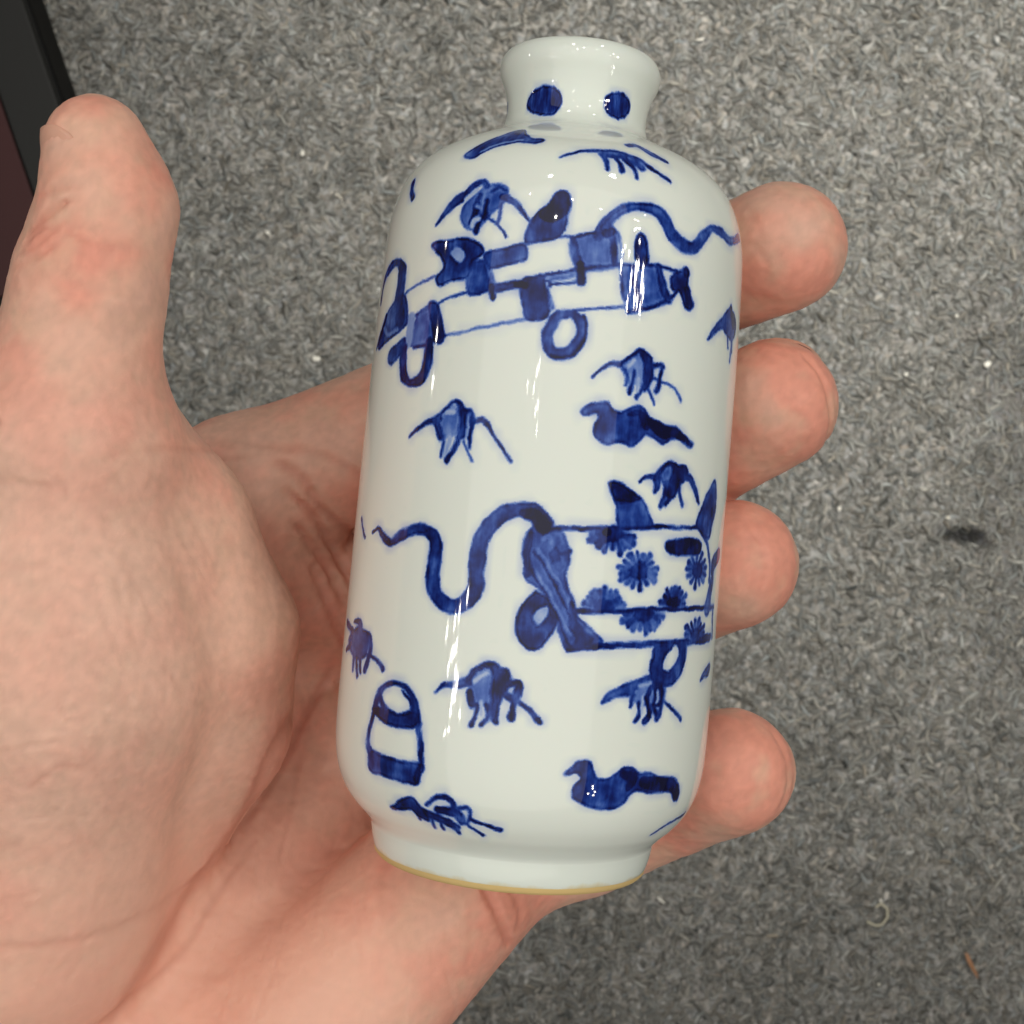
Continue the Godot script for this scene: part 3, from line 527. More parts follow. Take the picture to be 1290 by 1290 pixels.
func paint_back(which: int) -> void:
	if which == 1:
		brush([Vector2(-44.6, 59.49), Vector2(-40.2, 58.13), Vector2(-36.2, 57.5), Vector2(-33.9, 57.1)], [0.08, 0.279, 0.395, 0.544], 0.88)
		brush([Vector2(-35.3, 57.55), Vector2(-32.2, 56.07), Vector2(-29.2, 55.23), Vector2(-27, 55.69), Vector2(-26.3, 57.1), Vector2(-26.9, 58.97)], [0.316, 0.212, 0.189, 0.329, 0.414, 0.327], 0.86)
		wash([Vector2(-33.7, 56.96), Vector2(-31.5, 55.91), Vector2(-28.1, 56), Vector2(-26.9, 57.83), Vector2(-28.9, 59.01), Vector2(-32.2, 59.08), Vector2(-33.8, 57.96)], 0.42, 0.46)
		brush([Vector2(-31.3, 56.41), Vector2(-29.1, 56.23)], [0.321, 0.32], 0.16)
		brush([Vector2(-29.5, 59.17), Vector2(-30.2, 60.47), Vector2(-30.9, 61.63)], [0.253, 0.254, 0.261], 0.2)
		brush([Vector2(-24.9, 58.64), Vector2(-24.9, 59.92)], [0.175, 0.175], 0.2)
		brush([Vector2(-35.1, 57.41), Vector2(-32.8, 59.24)], [0.526, 0.422], 0.88)
		brush([Vector2(-25.7, 56.45), Vector2(-23.8, 56.27), Vector2(-23.1, 57.46), Vector2(-23.4, 59.17)], [0.319, 0.294, 0.313, 0.232], 0.82)
		brush([Vector2(-25.5, 56.37), Vector2(-25.8, 58.94)], [0.402, 0.402], 0.85)
		brush([Vector2(-31.4, 59.07), Vector2(-31.8, 60.51), Vector2(-32.2, 61.52)], [0.222, 0.191, 0.21], 0.72)
		brush([Vector2(-26.9, 59.25), Vector2(-28.4, 61), Vector2(-30.1, 62.04)], [0.36, 0.297, 0.33], 0.86)
		brush([Vector2(-25.2, 59.64), Vector2(-23.4, 60.87), Vector2(-22.2, 61.9)], [0.137, 0.137, 0.168], 0.66)
		brush([Vector2(-23.2, 58.45), Vector2(-22.9, 60.29)], [0.2, 0.232], 0.7)
		brush([Vector2(-22.4, 57.3), Vector2(-19.8, 57.09), Vector2(-17, 58.42), Vector2(-13.7, 60.02), Vector2(-10.6, 61.6)], [0.287, 0.282, 0.216, 0.185, 0.154], 0.76)
		wash([Vector2(7.4, 55.24), Vector2(9, 54.52), Vector2(11.8, 54), Vector2(14.6, 53.88), Vector2(16, 54.47), Vector2(18.2, 54.85), Vector2(21.1, 54.4), Vector2(23.6, 53.87), Vector2(25.9, 54.01), Vector2(28.1, 55.22), Vector2(31.6, 55.55), Vector2(35.8, 55.69), Vector2(39.3, 56.03), Vector2(42.6, 57.06), Vector2(45.2, 57.29), Vector2(44, 57.67), Vector2(40.8, 57.3), Vector2(38.4, 56.91), Vector2(35.7, 57.19), Vector2(33.2, 57.71), Vector2(30.1, 57.26), Vector2(27.1, 56.9), Vector2(25.4, 57.63), Vector2(23.3, 58.37), Vector2(20.7, 58.32), Vector2(18, 58.11), Vector2(16.1, 58.51), Vector2(13.5, 58.29), Vector2(11.7, 57.56), Vector2(11.7, 56.59), Vector2(12.7, 55.58), Vector2(11.6, 55.06), Vector2(8.4, 55.52)], 0.76, 0.8)
		brush([Vector2(28.5, 55.61), Vector2(32.9, 56.4), Vector2(37, 56.22), Vector2(40.6, 56.72), Vector2(44.3, 57.44)], [0.528, 0.816, 0.647, 0.357, 0.324], 0.97)
		brush([Vector2(21.2, 55.04), Vector2(24.7, 54.56), Vector2(26.9, 55.93)], [0.324, 0.508, 0.661], 0.9)
		brush([Vector2(15.2, 56.77), Vector2(17.4, 57)], [0.49, 0.328], 0.64)
		brush([Vector2(8.7, 55.02), Vector2(12.3, 54.47)], [0.112, 0.113], 0.6)
		brush([Vector2(-48.2, 92.11), Vector2(-47.2, 90.2), Vector2(-43.9, 88.86), Vector2(-40.4, 88.45), Vector2(-35.7, 88.86), Vector2(-32.9, 90.29), Vector2(-31.1, 92.38), Vector2(-29.6, 95.07), Vector2(-29, 97.24)], [0.403, 0.433, 0.35, 0.307, 0.348, 0.438, 0.385, 0.334, 0.309], 0.82)
		brush([Vector2(-48.2, 92.11), Vector2(-49.6, 94.07), Vector2(-50.5, 96.2), Vector2(-49, 97.11)], [0.268, 0.313, 0.363, 0.499], 0.82)
		brush([Vector2(-46.4, 90.35), Vector2(-44.9, 91.28), Vector2(-40.7, 92.01), Vector2(-36.7, 91.95), Vector2(-33.5, 91.33)], [0.349, 0.306, 0.246, 0.219, 0.222], 0.84)
		wash([Vector2(-48.2, 91.91), Vector2(-45.2, 91.7), Vector2(-40.7, 92.01), Vector2(-36.1, 91.9), Vector2(-32.6, 91.28), Vector2(-30.8, 92.36), Vector2(-33.8, 93.26), Vector2(-38.9, 93.41), Vector2(-44, 93.05), Vector2(-48, 92.52)], 0.88, 0.92)
		brush([Vector2(-37.5, 89.27), Vector2(-34, 90.36), Vector2(-33.6, 91.54)], [0.151, 0.224, 0.277], 0.78)
		wash([Vector2(-48.7, 97.1), Vector2(-42.8, 97.25), Vector2(-35.4, 97.4), Vector2(-28.9, 97.13), Vector2(-28.4, 98.01), Vector2(-30.4, 98.56), Vector2(-29.8, 99.24), Vector2(-31.3, 99.66), Vector2(-36.6, 99.65), Vector2(-42.8, 99.53), Vector2(-49, 99.3)], 0.76, 0.86)
		brush([Vector2(-47.8, 97.44), Vector2(-48.1, 98.92)], [0.488, 0.499], 0.88)
		brush([Vector2(-29.4, 97.37), Vector2(-30.7, 99.09)], [0.39, 0.468], 0.92)
	else:
		brush([Vector2(9.7, 51.26), Vector2(12.1, 50.1), Vector2(15.3, 49.39), Vector2(18.9, 49.38)], [0.113, 0.178, 0.257, 0.357], 0.74)
		brush([Vector2(17.8, 49.35), Vector2(20.6, 48.24), Vector2(23.5, 47.59), Vector2(26, 48.28), Vector2(27.1, 49.04), Vector2(30, 48.8), Vector2(31, 49)], [0.196, 0.18, 0.296, 0.46, 0.345, 0.264, 0.273], 0.82)
		wash([Vector2(19.1, 49.29), Vector2(22.8, 48.12), Vector2(25.2, 48.81), Vector2(25.7, 51.07), Vector2(22.1, 51.25), Vector2(19.4, 50.74)], 0.36, 0.42)
		brush([Vector2(19.9, 49.41), Vector2(21.5, 48.67)], [0.219, 0.219], 0.16)
		brush([Vector2(23.3, 50.7), Vector2(23, 52.19)], [0.214, 0.214], 0.16)
		brush([Vector2(24, 47.89), Vector2(26.2, 49.25), Vector2(26.1, 50.89), Vector2(25.4, 51.75)], [0.37, 0.632, 0.567, 0.372], 0.86)
		brush([Vector2(18.7, 49.79), Vector2(19.9, 51.04), Vector2(19.6, 51.7)], [0.266, 0.271, 0.101], 0.78)
		brush([Vector2(22, 49.79), Vector2(21.3, 51.46), Vector2(20.9, 52.45)], [0.234, 0.248, 0.263], 0.78)
		brush([Vector2(24.9, 51.44), Vector2(24.2, 52.3), Vector2(23.2, 52.83)], [0.239, 0.232, 0.315], 0.8)
		brush([Vector2(26.3, 51.37), Vector2(28.1, 52.43), Vector2(29, 53.37)], [0.209, 0.173, 0.151], 0.66)
		brush([Vector2(30.5, 49.02), Vector2(30.4, 50.51), Vector2(29.5, 51.87)], [0.243, 0.285, 0.297], 0.74)
		brush([Vector2(27.4, 50.41), Vector2(31.4, 50.62), Vector2(35.7, 51.22), Vector2(38.6, 52.49)], [0.184, 0.141, 0.154, 0.2], 0.58)
		brush([Vector2(26.1, 62.43), Vector2(28.6, 61.84), Vector2(32.4, 61.56)], [0.065, 0.266, 0.4], 0.74)
		brush([Vector2(31.6, 61.93), Vector2(33.7, 60.64), Vector2(36.7, 59.92), Vector2(39, 60.75), Vector2(38.7, 62.17), Vector2(37.7, 63.42)], [0.472, 0.301, 0.284, 0.708, 0.937, 0.685], 0.88)
		brush([Vector2(40, 60.41), Vector2(42.6, 60.51), Vector2(42.1, 61.45)], [0.373, 0.554, 0.603], 0.82)
		wash([Vector2(33.2, 60.96), Vector2(36.8, 60.22), Vector2(38.7, 61.97), Vector2(34.8, 62.31)], 0.5, 0.7)
		brush([Vector2(32.1, 61.81), Vector2(32.5, 62.6), Vector2(32, 63.51)], [0.583, 0.459, 0.172], 0.82)
		brush([Vector2(36, 62.27), Vector2(35.5, 63.7), Vector2(34.2, 64.94)], [0.37, 0.287, 0.311], 0.76)
		brush([Vector2(38.2, 62.8), Vector2(37.2, 64.04), Vector2(36.1, 64.68)], [0.388, 0.321, 0.31], 0.78)
		brush([Vector2(40.8, 61.9), Vector2(41.2, 63.31), Vector2(42.8, 64.68)], [0.351, 0.268, 0.278], 0.72)
		brush([Vector2(41.3, 61.43), Vector2(45.2, 61.38), Vector2(48.2, 62.68), Vector2(50.5, 64.16)], [0.445, 0.441, 0.344, 0.217], 0.8)
		brush([Vector2(-26.5, 88.61), Vector2(-24, 87.77), Vector2(-19.9, 87.35), Vector2(-17.2, 86.92)], [0.081, 0.297, 0.43, 0.546], 0.72)
		brush([Vector2(-17.5, 86.83), Vector2(-14.4, 85.3), Vector2(-11.1, 84.72), Vector2(-9, 85.64), Vector2(-8.6, 87.39), Vector2(-9.1, 89.56), Vector2(-8.2, 91.09)], [0.397, 0.334, 0.353, 0.654, 0.712, 0.535, 0.318], 0.88)
		wash([Vector2(-16, 86.76), Vector2(-11.5, 85.36), Vector2(-9.8, 86.46), Vector2(-9.7, 88.81), Vector2(-14.4, 89.43), Vector2(-16.5, 89.14)], 0.42, 0.48)
		brush([Vector2(-15.3, 86.82), Vector2(-11.9, 85.67)], [0.255, 0.253], 0.12)
		brush([Vector2(-12.6, 88.95), Vector2(-12.7, 90.52)], [0.199, 0.202], 0.16)
		brush([Vector2(-6.2, 87.67), Vector2(-4.7, 87.8)], [0.176, 0.175], 0.16)
		brush([Vector2(-16.2, 88.15), Vector2(-15.4, 89.48)], [0.436, 0.428], 0.84)
		brush([Vector2(-8.3, 85.61), Vector2(-6.9, 85.45), Vector2(-6.4, 86.7), Vector2(-8, 87.75)], [0.448, 0.433, 0.509, 0.488], 0.88)
		brush([Vector2(-6.3, 86.89), Vector2(-3.6, 86.43), Vector2(-2.9, 87.53), Vector2(-3.9, 89.33), Vector2(-4.3, 90.57)], [0.292, 0.314, 0.448, 0.332, 0.332], 0.84)
		brush([Vector2(-13.9, 89.41), Vector2(-14.1, 90.6), Vector2(-15.1, 91.73)], [0.262, 0.223, 0.301], 0.78)
		brush([Vector2(-11.3, 89.28), Vector2(-10.3, 90.6), Vector2(-12, 91.57)], [0.261, 0.237, 0.274], 0.78)
		brush([Vector2(-6.1, 87.87), Vector2(-3.1, 88.52)], [0.392, 0.392], 0.8)
		brush([Vector2(-3.6, 88.39), Vector2(-0.2, 89.19), Vector2(3.6, 90.61)], [0.331, 0.234, 0.37], 0.72)
		brush([Vector2(3.1, 90.34), Vector2(3.6, 90.61)], [0.35, 0.35], 0.9)

func lathe(rows: Array, norms: Array, vs: Array) -> ArrayMesh:
	var seg := 240
	var v := PackedVector3Array()
	var n := PackedVector3Array()
	var uv := PackedVector2Array()
	var idx := PackedInt32Array()
	for j in rows.size():
		for i in seg + 1:
			var a := (float(i) / seg - 0.5) * TAU
			var d := Vector3(sin(a), 0, cos(a))
			# a hand thrown wall is never quite true
			var wob := 1.0 + 0.0025 * sin(a * 2.0 + rows[j].y * 0.05) + 0.0015 * sin(a * 3.0 - rows[j].y * 0.11)
			v.append((d * rows[j].x * wob + Vector3(0, rows[j].y, 0)) * MM)
			n.append((d * norms[j].x + Vector3(0, norms[j].y, 0)).normalized())
			uv.append(Vector2(float(i) / seg, vs[j]))
	for j in rows.size() - 1:
		for i in seg:
			var a := j * (seg + 1) + i
			var b := a + seg + 1
			for k in [a, a + 1, b, b, a + 1, b + 1]: idx.append(k)
	return array_mesh(v, n, uv, PackedColorArray(), idx)

func outer_part(from_h: float, to_h: float) -> ArrayMesh:
	var rows := []
	var norms := []
	var vs := []
	for i in profile.size():
		if along[i] < from_h - 1e-4 or along[i] > to_h + 1e-4: continue
		var t := profile[mini(i + 1, profile.size() - 1)] - profile[maxi(i - 1, 0)]
		rows.append(profile[i])
		norms.append(Vector2(-t.y, t.x))
		vs.append(along[i] / along[-1])
	return lathe(rows, norms, vs)

func nearest_along(h: float) -> float:     # the arc length of the profile point nearest that height
	var best := 0
	for i in range(8, profile.size()):
		if absf(profile[i].y - h) < absf(profile[best].y - h): best = i
	return along[best]

func make_vase() -> void:
	make_profile()
	var glaze := StandardMaterial3D.new()
	glaze.albedo_texture = glaze_texture()
	glaze.roughness = 0.035
	glaze.metallic_specular = 0.5
	glaze.uv1_scale = Vector3.ONE
	glaze.subsurf_scatter_enabled = true
	glaze.subsurf_scatter_strength = 0.05
	var vase := base("vase", HOLD + Vector3(3.72, 0, 0) * MM)
	var tilt := deg_to_rad(5.2)
	vase.basis = Basis(Vector3(cos(tilt), 0, sin(tilt)), Vector3(sin(tilt), 0, -cos(tilt)), Vector3(0, 1, 0))
	tag(vase, "white porcelain bottle vase painted with cobalt blue scrolls, birds and butterflies, held in the hand", "vase")
	var lip := nearest_along(53.2)
	var neck := nearest_along(48.1)
	var foot := nearest_along(-41.0)
	put("mouth_rim", outer_part(0.0, lip), glaze, vase)
	put("neck", outer_part(lip, neck), glaze, vase)
	put("body", outer_part(neck, foot), glaze, vase)
	put("foot", outer_part(foot, along[-1]), glaze, vase)
	# the inside of the mouth and the bare, amber edge of the foot with the hollow base inside it
	var inner := [Vector2(5.6, 30), Vector2(5.6, 44), Vector2(5.9, 52), Vector2(6.6, 56), Vector2(7.4, 58.2), Vector2(8.1, 58.8), Vector2(8.6, 58.85)]
	var inn := [Vector2(-1, 0), Vector2(-1, 0), Vector2(-1, 0.1), Vector2(-1, 0.3), Vector2(-0.7, 0.7), Vector2(-0.3, 1), Vector2(0, 1)]
	inner.reverse()
	inn.reverse()
	var back := []
	for i in inner.size(): back.append(0.001)
	var white := paint(Color8(233, 240, 233), 0.08, 0.55)
	inner.append(Vector2(0, 30))
	inn.append(Vector2(0, 1))
	back.append(0.001)
	put("mouth_opening", lathe(inner, inn, back), white, vase)
	var ring := [Vector2(17.55, -44.25), Vector2(17.5, -44.75), Vector2(17.1, -45.15), Vector2(16.4, -45.3), Vector2(15.7, -45.2), Vector2(15.2, -44.8), Vector2(14.9, -44.0), Vector2(14.6, -42.5), Vector2(0, -42.0)]
	var rn := [Vector2(1, -0.1), Vector2(1, -0.4), Vector2(0.6, -0.8), Vector2(0, -1), Vector2(-0.4, -0.9), Vector2(-0.8, -0.5), Vector2(-1, -0.2), Vector2(-0.7, -0.7), Vector2(0, -1)]
	for i in rn.size(): rn[i] = rn[i].normalized()
	var clay := paint(Color8(214, 186, 128), 0.75, 0.3)
	put("foot_ring", lathe(ring, rn, [0, 0, 0, 0, 0, 0, 0, 0, 0]), clay, vase)

# ------------------------------------------------------------------ the hand

var limbs := [[], [], [], [], [], [], []]     # palm, ball of the thumb, thumb, four fingers: bones as [a, b, ra, rb]
var limb_mid := []
var limb_far := []
var creases := []

func limb(which: int, pts: Array, r: Array) -> void:
	for i in pts.size() - 1:
		var a: Vector3 = pts[i]
		var ab: Vector3 = pts[i + 1] - a
		limbs[which].append([a, ab, 1.0 / ab.length_squared(), float(r[i]), float(r[i + 1]) - float(r[i])])

func crease(pts: Array, depth: float, width: float, red: float) -> void:
	var p := smooth_path(pts)
	var lo := Vector2(1e9, 1e9)
	var hi := -lo
	for q in p:
		lo = lo.min(q)
		hi = hi.max(q)
	creases.append([p, depth, width, red, Rect2(lo, hi - lo).grow(width * 3.5)])

func hand_shape() -> void:
	limb(0, [Vector3(-69.0, -26.0, 59.6), Vector3(-42.2, -37.0, -2.2)], [14, 12])   # index metacarpal
	limb(0, [Vector3(-42.6, -36.0, -0.6), Vector3(-33.0, -42.0, 12.7)], [11, 9])   # flesh under the index finger
	limb(0, [Vector3(-63.7, -28.0, 72.0), Vector3(-39.8, -56.0, 20.9)], [15, 12])   # middle metacarpal
	limb(0, [Vector3(-53.7, -26.0, 80.8), Vector3(-27.3, -53.0, 40.6)], [15, 11.5])   # ring metacarpal
	limb(0, [Vector3(-40.3, -24.0, 88.2), Vector3(-9.2, -34.0, 54.5)], [14.5, 11.2])   # little finger metacarpal
	limb(0, [Vector3(-43.0, -20.0, 89.9), Vector3(-9.2, -29.0, 56.6)], [15.5, 12.8])   # heel of the hand under the little finger
	limb(0, [Vector3(-60.7, -22.0, 87.3), Vector3(-92.4, -23.0, 145.9)], [17, 22])   # wrist
	limb(0, [Vector3(-41.1, -22.0, 98.9), Vector3(-68.0, -23.0, 151.7)], [15, 20])   # wrist
	limb(1, [Vector3(-68.8, -12.0, 53.4), Vector3(-59.7, -1.0, 19.2), Vector3(-55.2, 6.0, -5.5)], [21, 19, 13.3])   # ball of the thumb
	limb(1, [Vector3(-52.5, -3.0, -8.4), Vector3(-45.8, -8.0, 2.2), Vector3(-40.6, -13.0, 17.1), Vector3(-43.2, -19.0, 30.8), Vector3(-50.0, -23.0, 44.8)], [8.4, 8.5, 8.8, 9.2, 9])   # fold between thumb and palm
	limb(2, [Vector3(-55.6, 8.0, -10.4), Vector3(-51.5, 11.0, -28.4), Vector3(-49.0, 12.0, -37.0), Vector3(-50.3, 13.0, -44.0)], [12.6, 8.4, 7.5, 6.3])   # thumb
	limb(3, [Vector3(-42.2, -37.0, -2.2), Vector3(-0.6, -36.5, -20.4), Vector3(25.4, -26.0, -33.4), Vector3(37.6, -13.0, -36.9)], [12, 10.3, 8.9, 9])   # index finger
	limb(4, [Vector3(-39.8, -56.0, 20.9), Vector3(5.6, -36.0, 0.0), Vector3(26.2, -25.0, -8.3), Vector3(36.6, -15.0, -15.1)], [12, 10.3, 8.7, 9.2])   # middle finger
	limb(5, [Vector3(-27.3, -53.0, 40.6), Vector3(5.6, -36.0, 21.6), Vector3(22.5, -27.0, 12.0), Vector3(31.4, -16.0, 7.3)], [11.5, 10, 9.2, 9.1])   # ring finger
	limb(6, [Vector3(-9.2, -34.0, 54.5), Vector3(11.1, -35.0, 49.8), Vector3(23.6, -25.0, 41.7), Vector3(30.7, -15.0, 36.5)], [11.2, 9.4, 8.8, 8.9])   # little finger
	crease([Vector2(-27.9, 22.7), Vector2(-32.7, 31.8), Vector2(-36.3, 39.7), Vector2(-40.2, 46.4), Vector2(-46.1, 54.2), Vector2(-50.8, 63.7), Vector2(-57.5, 73.2)], 0.42, 0.75, 0.6)
	crease([Vector2(-38.5, 46.9), Vector2(-45.3, 52.2), Vector2(-55.3, 54.2), Vector2(-67.6, 53.6), Vector2(-78.8, 55.3)], 0.2, 0.9, 0.25)
	crease([Vector2(-38.5, 49.2), Vector2(-44.1, 57.5), Vector2(-48.0, 63.7), Vector2(-55.3, 68.9), Vector2(-64.2, 73.2)], 0.25, 0.7, 0.45)
	crease([Vector2(-33.5, 38.0), Vector2(-34.1, 46.4), Vector2(-35.2, 53.1)], 0.2, 0.5, 0.2)
	crease([Vector2(-40.0, -10.4), Vector2(-32.9, -9.3), Vector2(-27.4, -8.2), Vector2(-19.6, -3.9)], 0.35, 0.8, 0.3)
	crease([Vector2(-36.0, -7.8), Vector2(-31.3, -5.1), Vector2(-28.5, -0.6), Vector2(-22.9, 5.0)], 0.6, 0.9, 0.5)
	crease([Vector2(-34.1, -3.7), Vector2(-29.8, 0.5), Vector2(-27.4, 6.7), Vector2(-24.0, 12.8)], 0.9, 0.8, 0.45)
	crease([Vector2(-32.4, 1.6), Vector2(-29.0, 7.8), Vector2(-25.7, 15.1)], 0.9, 0.8, 0.4)
	crease([Vector2(-30.8, 7.8), Vector2(-27.9, 16.2), Vector2(-26.3, 22.9)], 0.8, 0.8, 0.3)
	crease([Vector2(-4.5, 52.8), Vector2(-2.6, 56.4), Vector2(-1.2, 60.3), Vector2(-0.3, 63.7)], 0.8, 0.8, 0.5)
	crease([Vector2(-0.6, 53.6), Vector2(1.1, 57.5), Vector2(0.6, 61.5)], 0.4, 0.7, 0.3)
	crease([Vector2(-50.1, -4.7), Vector2(-46.5, 4.7), Vector2(-43.1, 14.1), Vector2(-40.7, 24.5)], 0.1, 0.8, 0.0)
	crease([Vector2(-48.0, -7.3), Vector2(-43.8, 1.6), Vector2(-40.4, 11.0), Vector2(-38.1, 21.4)], 0.12, 0.7, 0.0)
	crease([Vector2(-52.7, -0.5), Vector2(-48.8, 9.9), Vector2(-45.9, 21.4), Vector2(-47.5, 34.1)], 0.1, 0.8, 0.0)
	crease([Vector2(-45.9, -8.9), Vector2(-41.2, -0.5), Vector2(-37.6, 7.8)], 0.1, 0.6, 0.0)
	crease([Vector2(-57.9, 5.7), Vector2(-53.8, 16.2), Vector2(-55.3, 29.6)], 0.08, 0.8, 0.0)
	crease([Vector2(-67.3, -10.2), Vector2(-62.6, -10.9), Vector2(-59.0, -10.3)], 0.3, 0.7, 0.45)
	crease([Vector2(-68.4, -15.1), Vector2(-64.2, -16.6), Vector2(-60.0, -16.2)], 0.25, 0.7, 0.3)
	crease([Vector2(-57.2, -32.7), Vector2(-54.0, -34.3), Vector2(-51.2, -36.3)], 0.3, 0.6, 0.35)
	crease([Vector2(-58.3, -30.3), Vector2(-55.5, -31.0), Vector2(-51.7, -33.7)], 0.2, 0.5, 0.2)
	crease([Vector2(-55.9, -37.0), Vector2(-52.6, -37.6), Vector2(-49.8, -37.4)], 0.2, 0.6, 0.2)
	crease([Vector2(-57.5, 33.0), Vector2(-53.6, 30.2), Vector2(-50.8, 30.7)], 0.12, 0.6, 0.3)
	crease([Vector2(-72.1, 40.8), Vector2(-65.4, 40.0), Vector2(-58.7, 41.0)], 0.15, 0.9, 0.15)
	crease([Vector2(-72.1, 29.0), Vector2(-62.1, 26.4), Vector2(-59.8, 29.0)], 0.12, 0.9, 0.1)
	crease([Vector2(-67.3, -3.7), Vector2(-59.0, -3.4), Vector2(-51.7, -2.4)], 0.15, 0.8, 0.1)
	crease([Vector2(-67.3, 5.7), Vector2(-60.0, 6.3), Vector2(-50.6, 7.0)], 0.12, 0.8, 0.1)
	crease([Vector2(28.6, 0.5), Vector2(32.1, 4.8), Vector2(32.3, 10.0), Vector2(29.7, 15.0)], 0.14, 0.6, 0.1)
	crease([Vector2(30.6, 0.3), Vector2(34.0, 5.0), Vector2(33.8, 10.7), Vector2(31.4, 15.3)], 0.1, 0.5, 0.05)
	crease([Vector2(39.3, -22.0), Vector2(42.1, -18.3), Vector2(43.7, -13.0), Vector2(43.9, -9.1)], 0.4, 0.5, 0.1)
	crease([Vector2(35.7, 30.0), Vector2(37.6, 33.8), Vector2(37.8, 38.1), Vector2(36.5, 41.3)], 0.25, 0.5, 0.05)
	crease([Vector2(30.0, -37.0), Vector2(33.6, -34.6), Vector2(34.3, -30.6)], 0.1, 0.7, 0.1)
	crease([Vector2(31.1, -42.4), Vector2(33.2, -38.1), Vector2(32.7, -33.8)], 0.08, 0.6, 0.1)
	crease([Vector2(-59.3, -28.7), Vector2(-55.9, -29.3), Vector2(-53.1, -31.0)], 0.25, 0.5, 0.15)
	crease([Vector2(-55.5, -34.1), Vector2(-53.1, -35.7), Vector2(-50.2, -35.9)], 0.2, 0.5, 0.2)
	crease([Vector2(-57.8, -31.0), Vector2(-55.3, -32.7), Vector2(-53.6, -33.1)], 0.25, 0.45, 0.2)
	crease([Vector2(-52.1, -32.7), Vector2(-48.8, -31.0), Vector2(-46.0, -30.6)], 0.12, 0.6, 0.2)
	crease([Vector2(-22.9, 51.4), Vector2(-21.8, 59.8), Vector2(-21.6, 67.6)], 0.12, 0.4, -0.1)
	crease([Vector2(-27.9, 57.5), Vector2(-24.6, 63.7), Vector2(-21.8, 66.5)], 0.12, 0.35, -0.25)
	crease([Vector2(-38.5, 46.4), Vector2(-38.3, 54.2), Vector2(-38.5, 62.0)], 0.12, 0.35, -0.25)
	crease([Vector2(-9.5, 48.6), Vector2(-6.1, 56.4), Vector2(-6.1, 65.4)], 0.15, 0.5, 0.1)
	rng.seed = 12        # the fine lines that run along the ball of the thumb and down the palm
	for i in 46:
		var from := Vector2(rng.randf_range(-66, -38), rng.randf_range(-12, 38))
		var way := Vector2(rng.randf_range(0.05, 0.5), 1.0).normalized() * rng.randf_range(5, 15)
		crease([from, from + way * 0.5 + Vector2(rng.randf_range(-0.5, 0.5), 0), from + way], rng.randf_range(0.03, 0.09), rng.randf_range(0.3, 0.55), rng.randf_range(-0.2, 0.12))
	for i in 34:
		var from := Vector2(rng.randf_range(-42, 0), rng.randf_range(40, 72))
		var way := Vector2(rng.randf_range(-0.35, 0.35), 1.0).normalized() * rng.randf_range(5, 14)
		crease([from, from + way * 0.5 + Vector2(rng.randf_range(-0.6, 0.6), 0), from + way], rng.randf_range(0.03, 0.1), rng.randf_range(0.3, 0.5), rng.randf_range(-0.3, 0.2))
	for i in 26:
		var from := Vector2(rng.randf_range(-72, -40), rng.randf_range(-30, 60))
		var way := Vector2(1.0, rng.randf_range(-0.3, 0.15)).normalized() * rng.randf_range(4, 11)
		crease([from, from + way * 0.5 + Vector2(0, rng.randf_range(-0.6, 0.6)), from + way], rng.randf_range(0.03, 0.08), rng.randf_range(0.35, 0.6), rng.randf_range(-0.1, 0.2))
	for g in limbs:
		var lo := Vector3.ONE * 1e9
		var hi := -lo
		var fat := 0.0
		for b in g:
			for e in [b[0], b[0] + b[1]]:
				lo = lo.min(e)
				hi = hi.max(e)
			fat = maxf(fat, maxf(b[3], b[3] + b[4]))
		limb_mid.append((lo + hi) / 2)
		limb_far.append((hi - lo).length() / 2 + fat)

func soft_min(a: float, b: float, k: float) -> float:
	var h := maxf(k - absf(a - b), 0.0) / k
	return minf(a, b) - h * h * k * 0.25

func limb_distance(g: Array, p: Vector3, k: float) -> float:
	var d := 1e3
	for b in g:
		var q: Vector3 = p - b[0]
		var ab: Vector3 = b[1]
		var t := clampf(q.dot(ab) * b[2], 0.0, 1.0)
		var e: float = (q - ab * t).length() - b[3] - b[4] * t
		d = e if d > 500.0 else soft_min(d, e, k)
	return d

func hand_distance(p: Vector3) -> float:
	var palm := limb_distance(limbs[0], p, 6.0)
	var ball := 1e3
	if p.distance_to(limb_mid[1]) - limb_far[1] < 14.0: ball = limb_distance(limbs[1], p, 9.0)
	if p.distance_to(limb_mid[2]) - limb_far[2] < 14.0: ball = soft_min(ball, limb_distance(limbs[2], p, 4.0), 4.0)
	var whole := soft_min(palm, ball, 5.0)
	var d := whole
	for i in range(3, 7):
		if p.distance_to(limb_mid[i]) - limb_far[i] < 12.0:
			d = minf(d, soft_min(whole, limb_distance(limbs[i], p, 1.2), 4.0))
	return d

const CELL := 2.0
const LOW := Vector3(-122, -56, -72)
const SIZE := Vector3i(88, 44, 136)

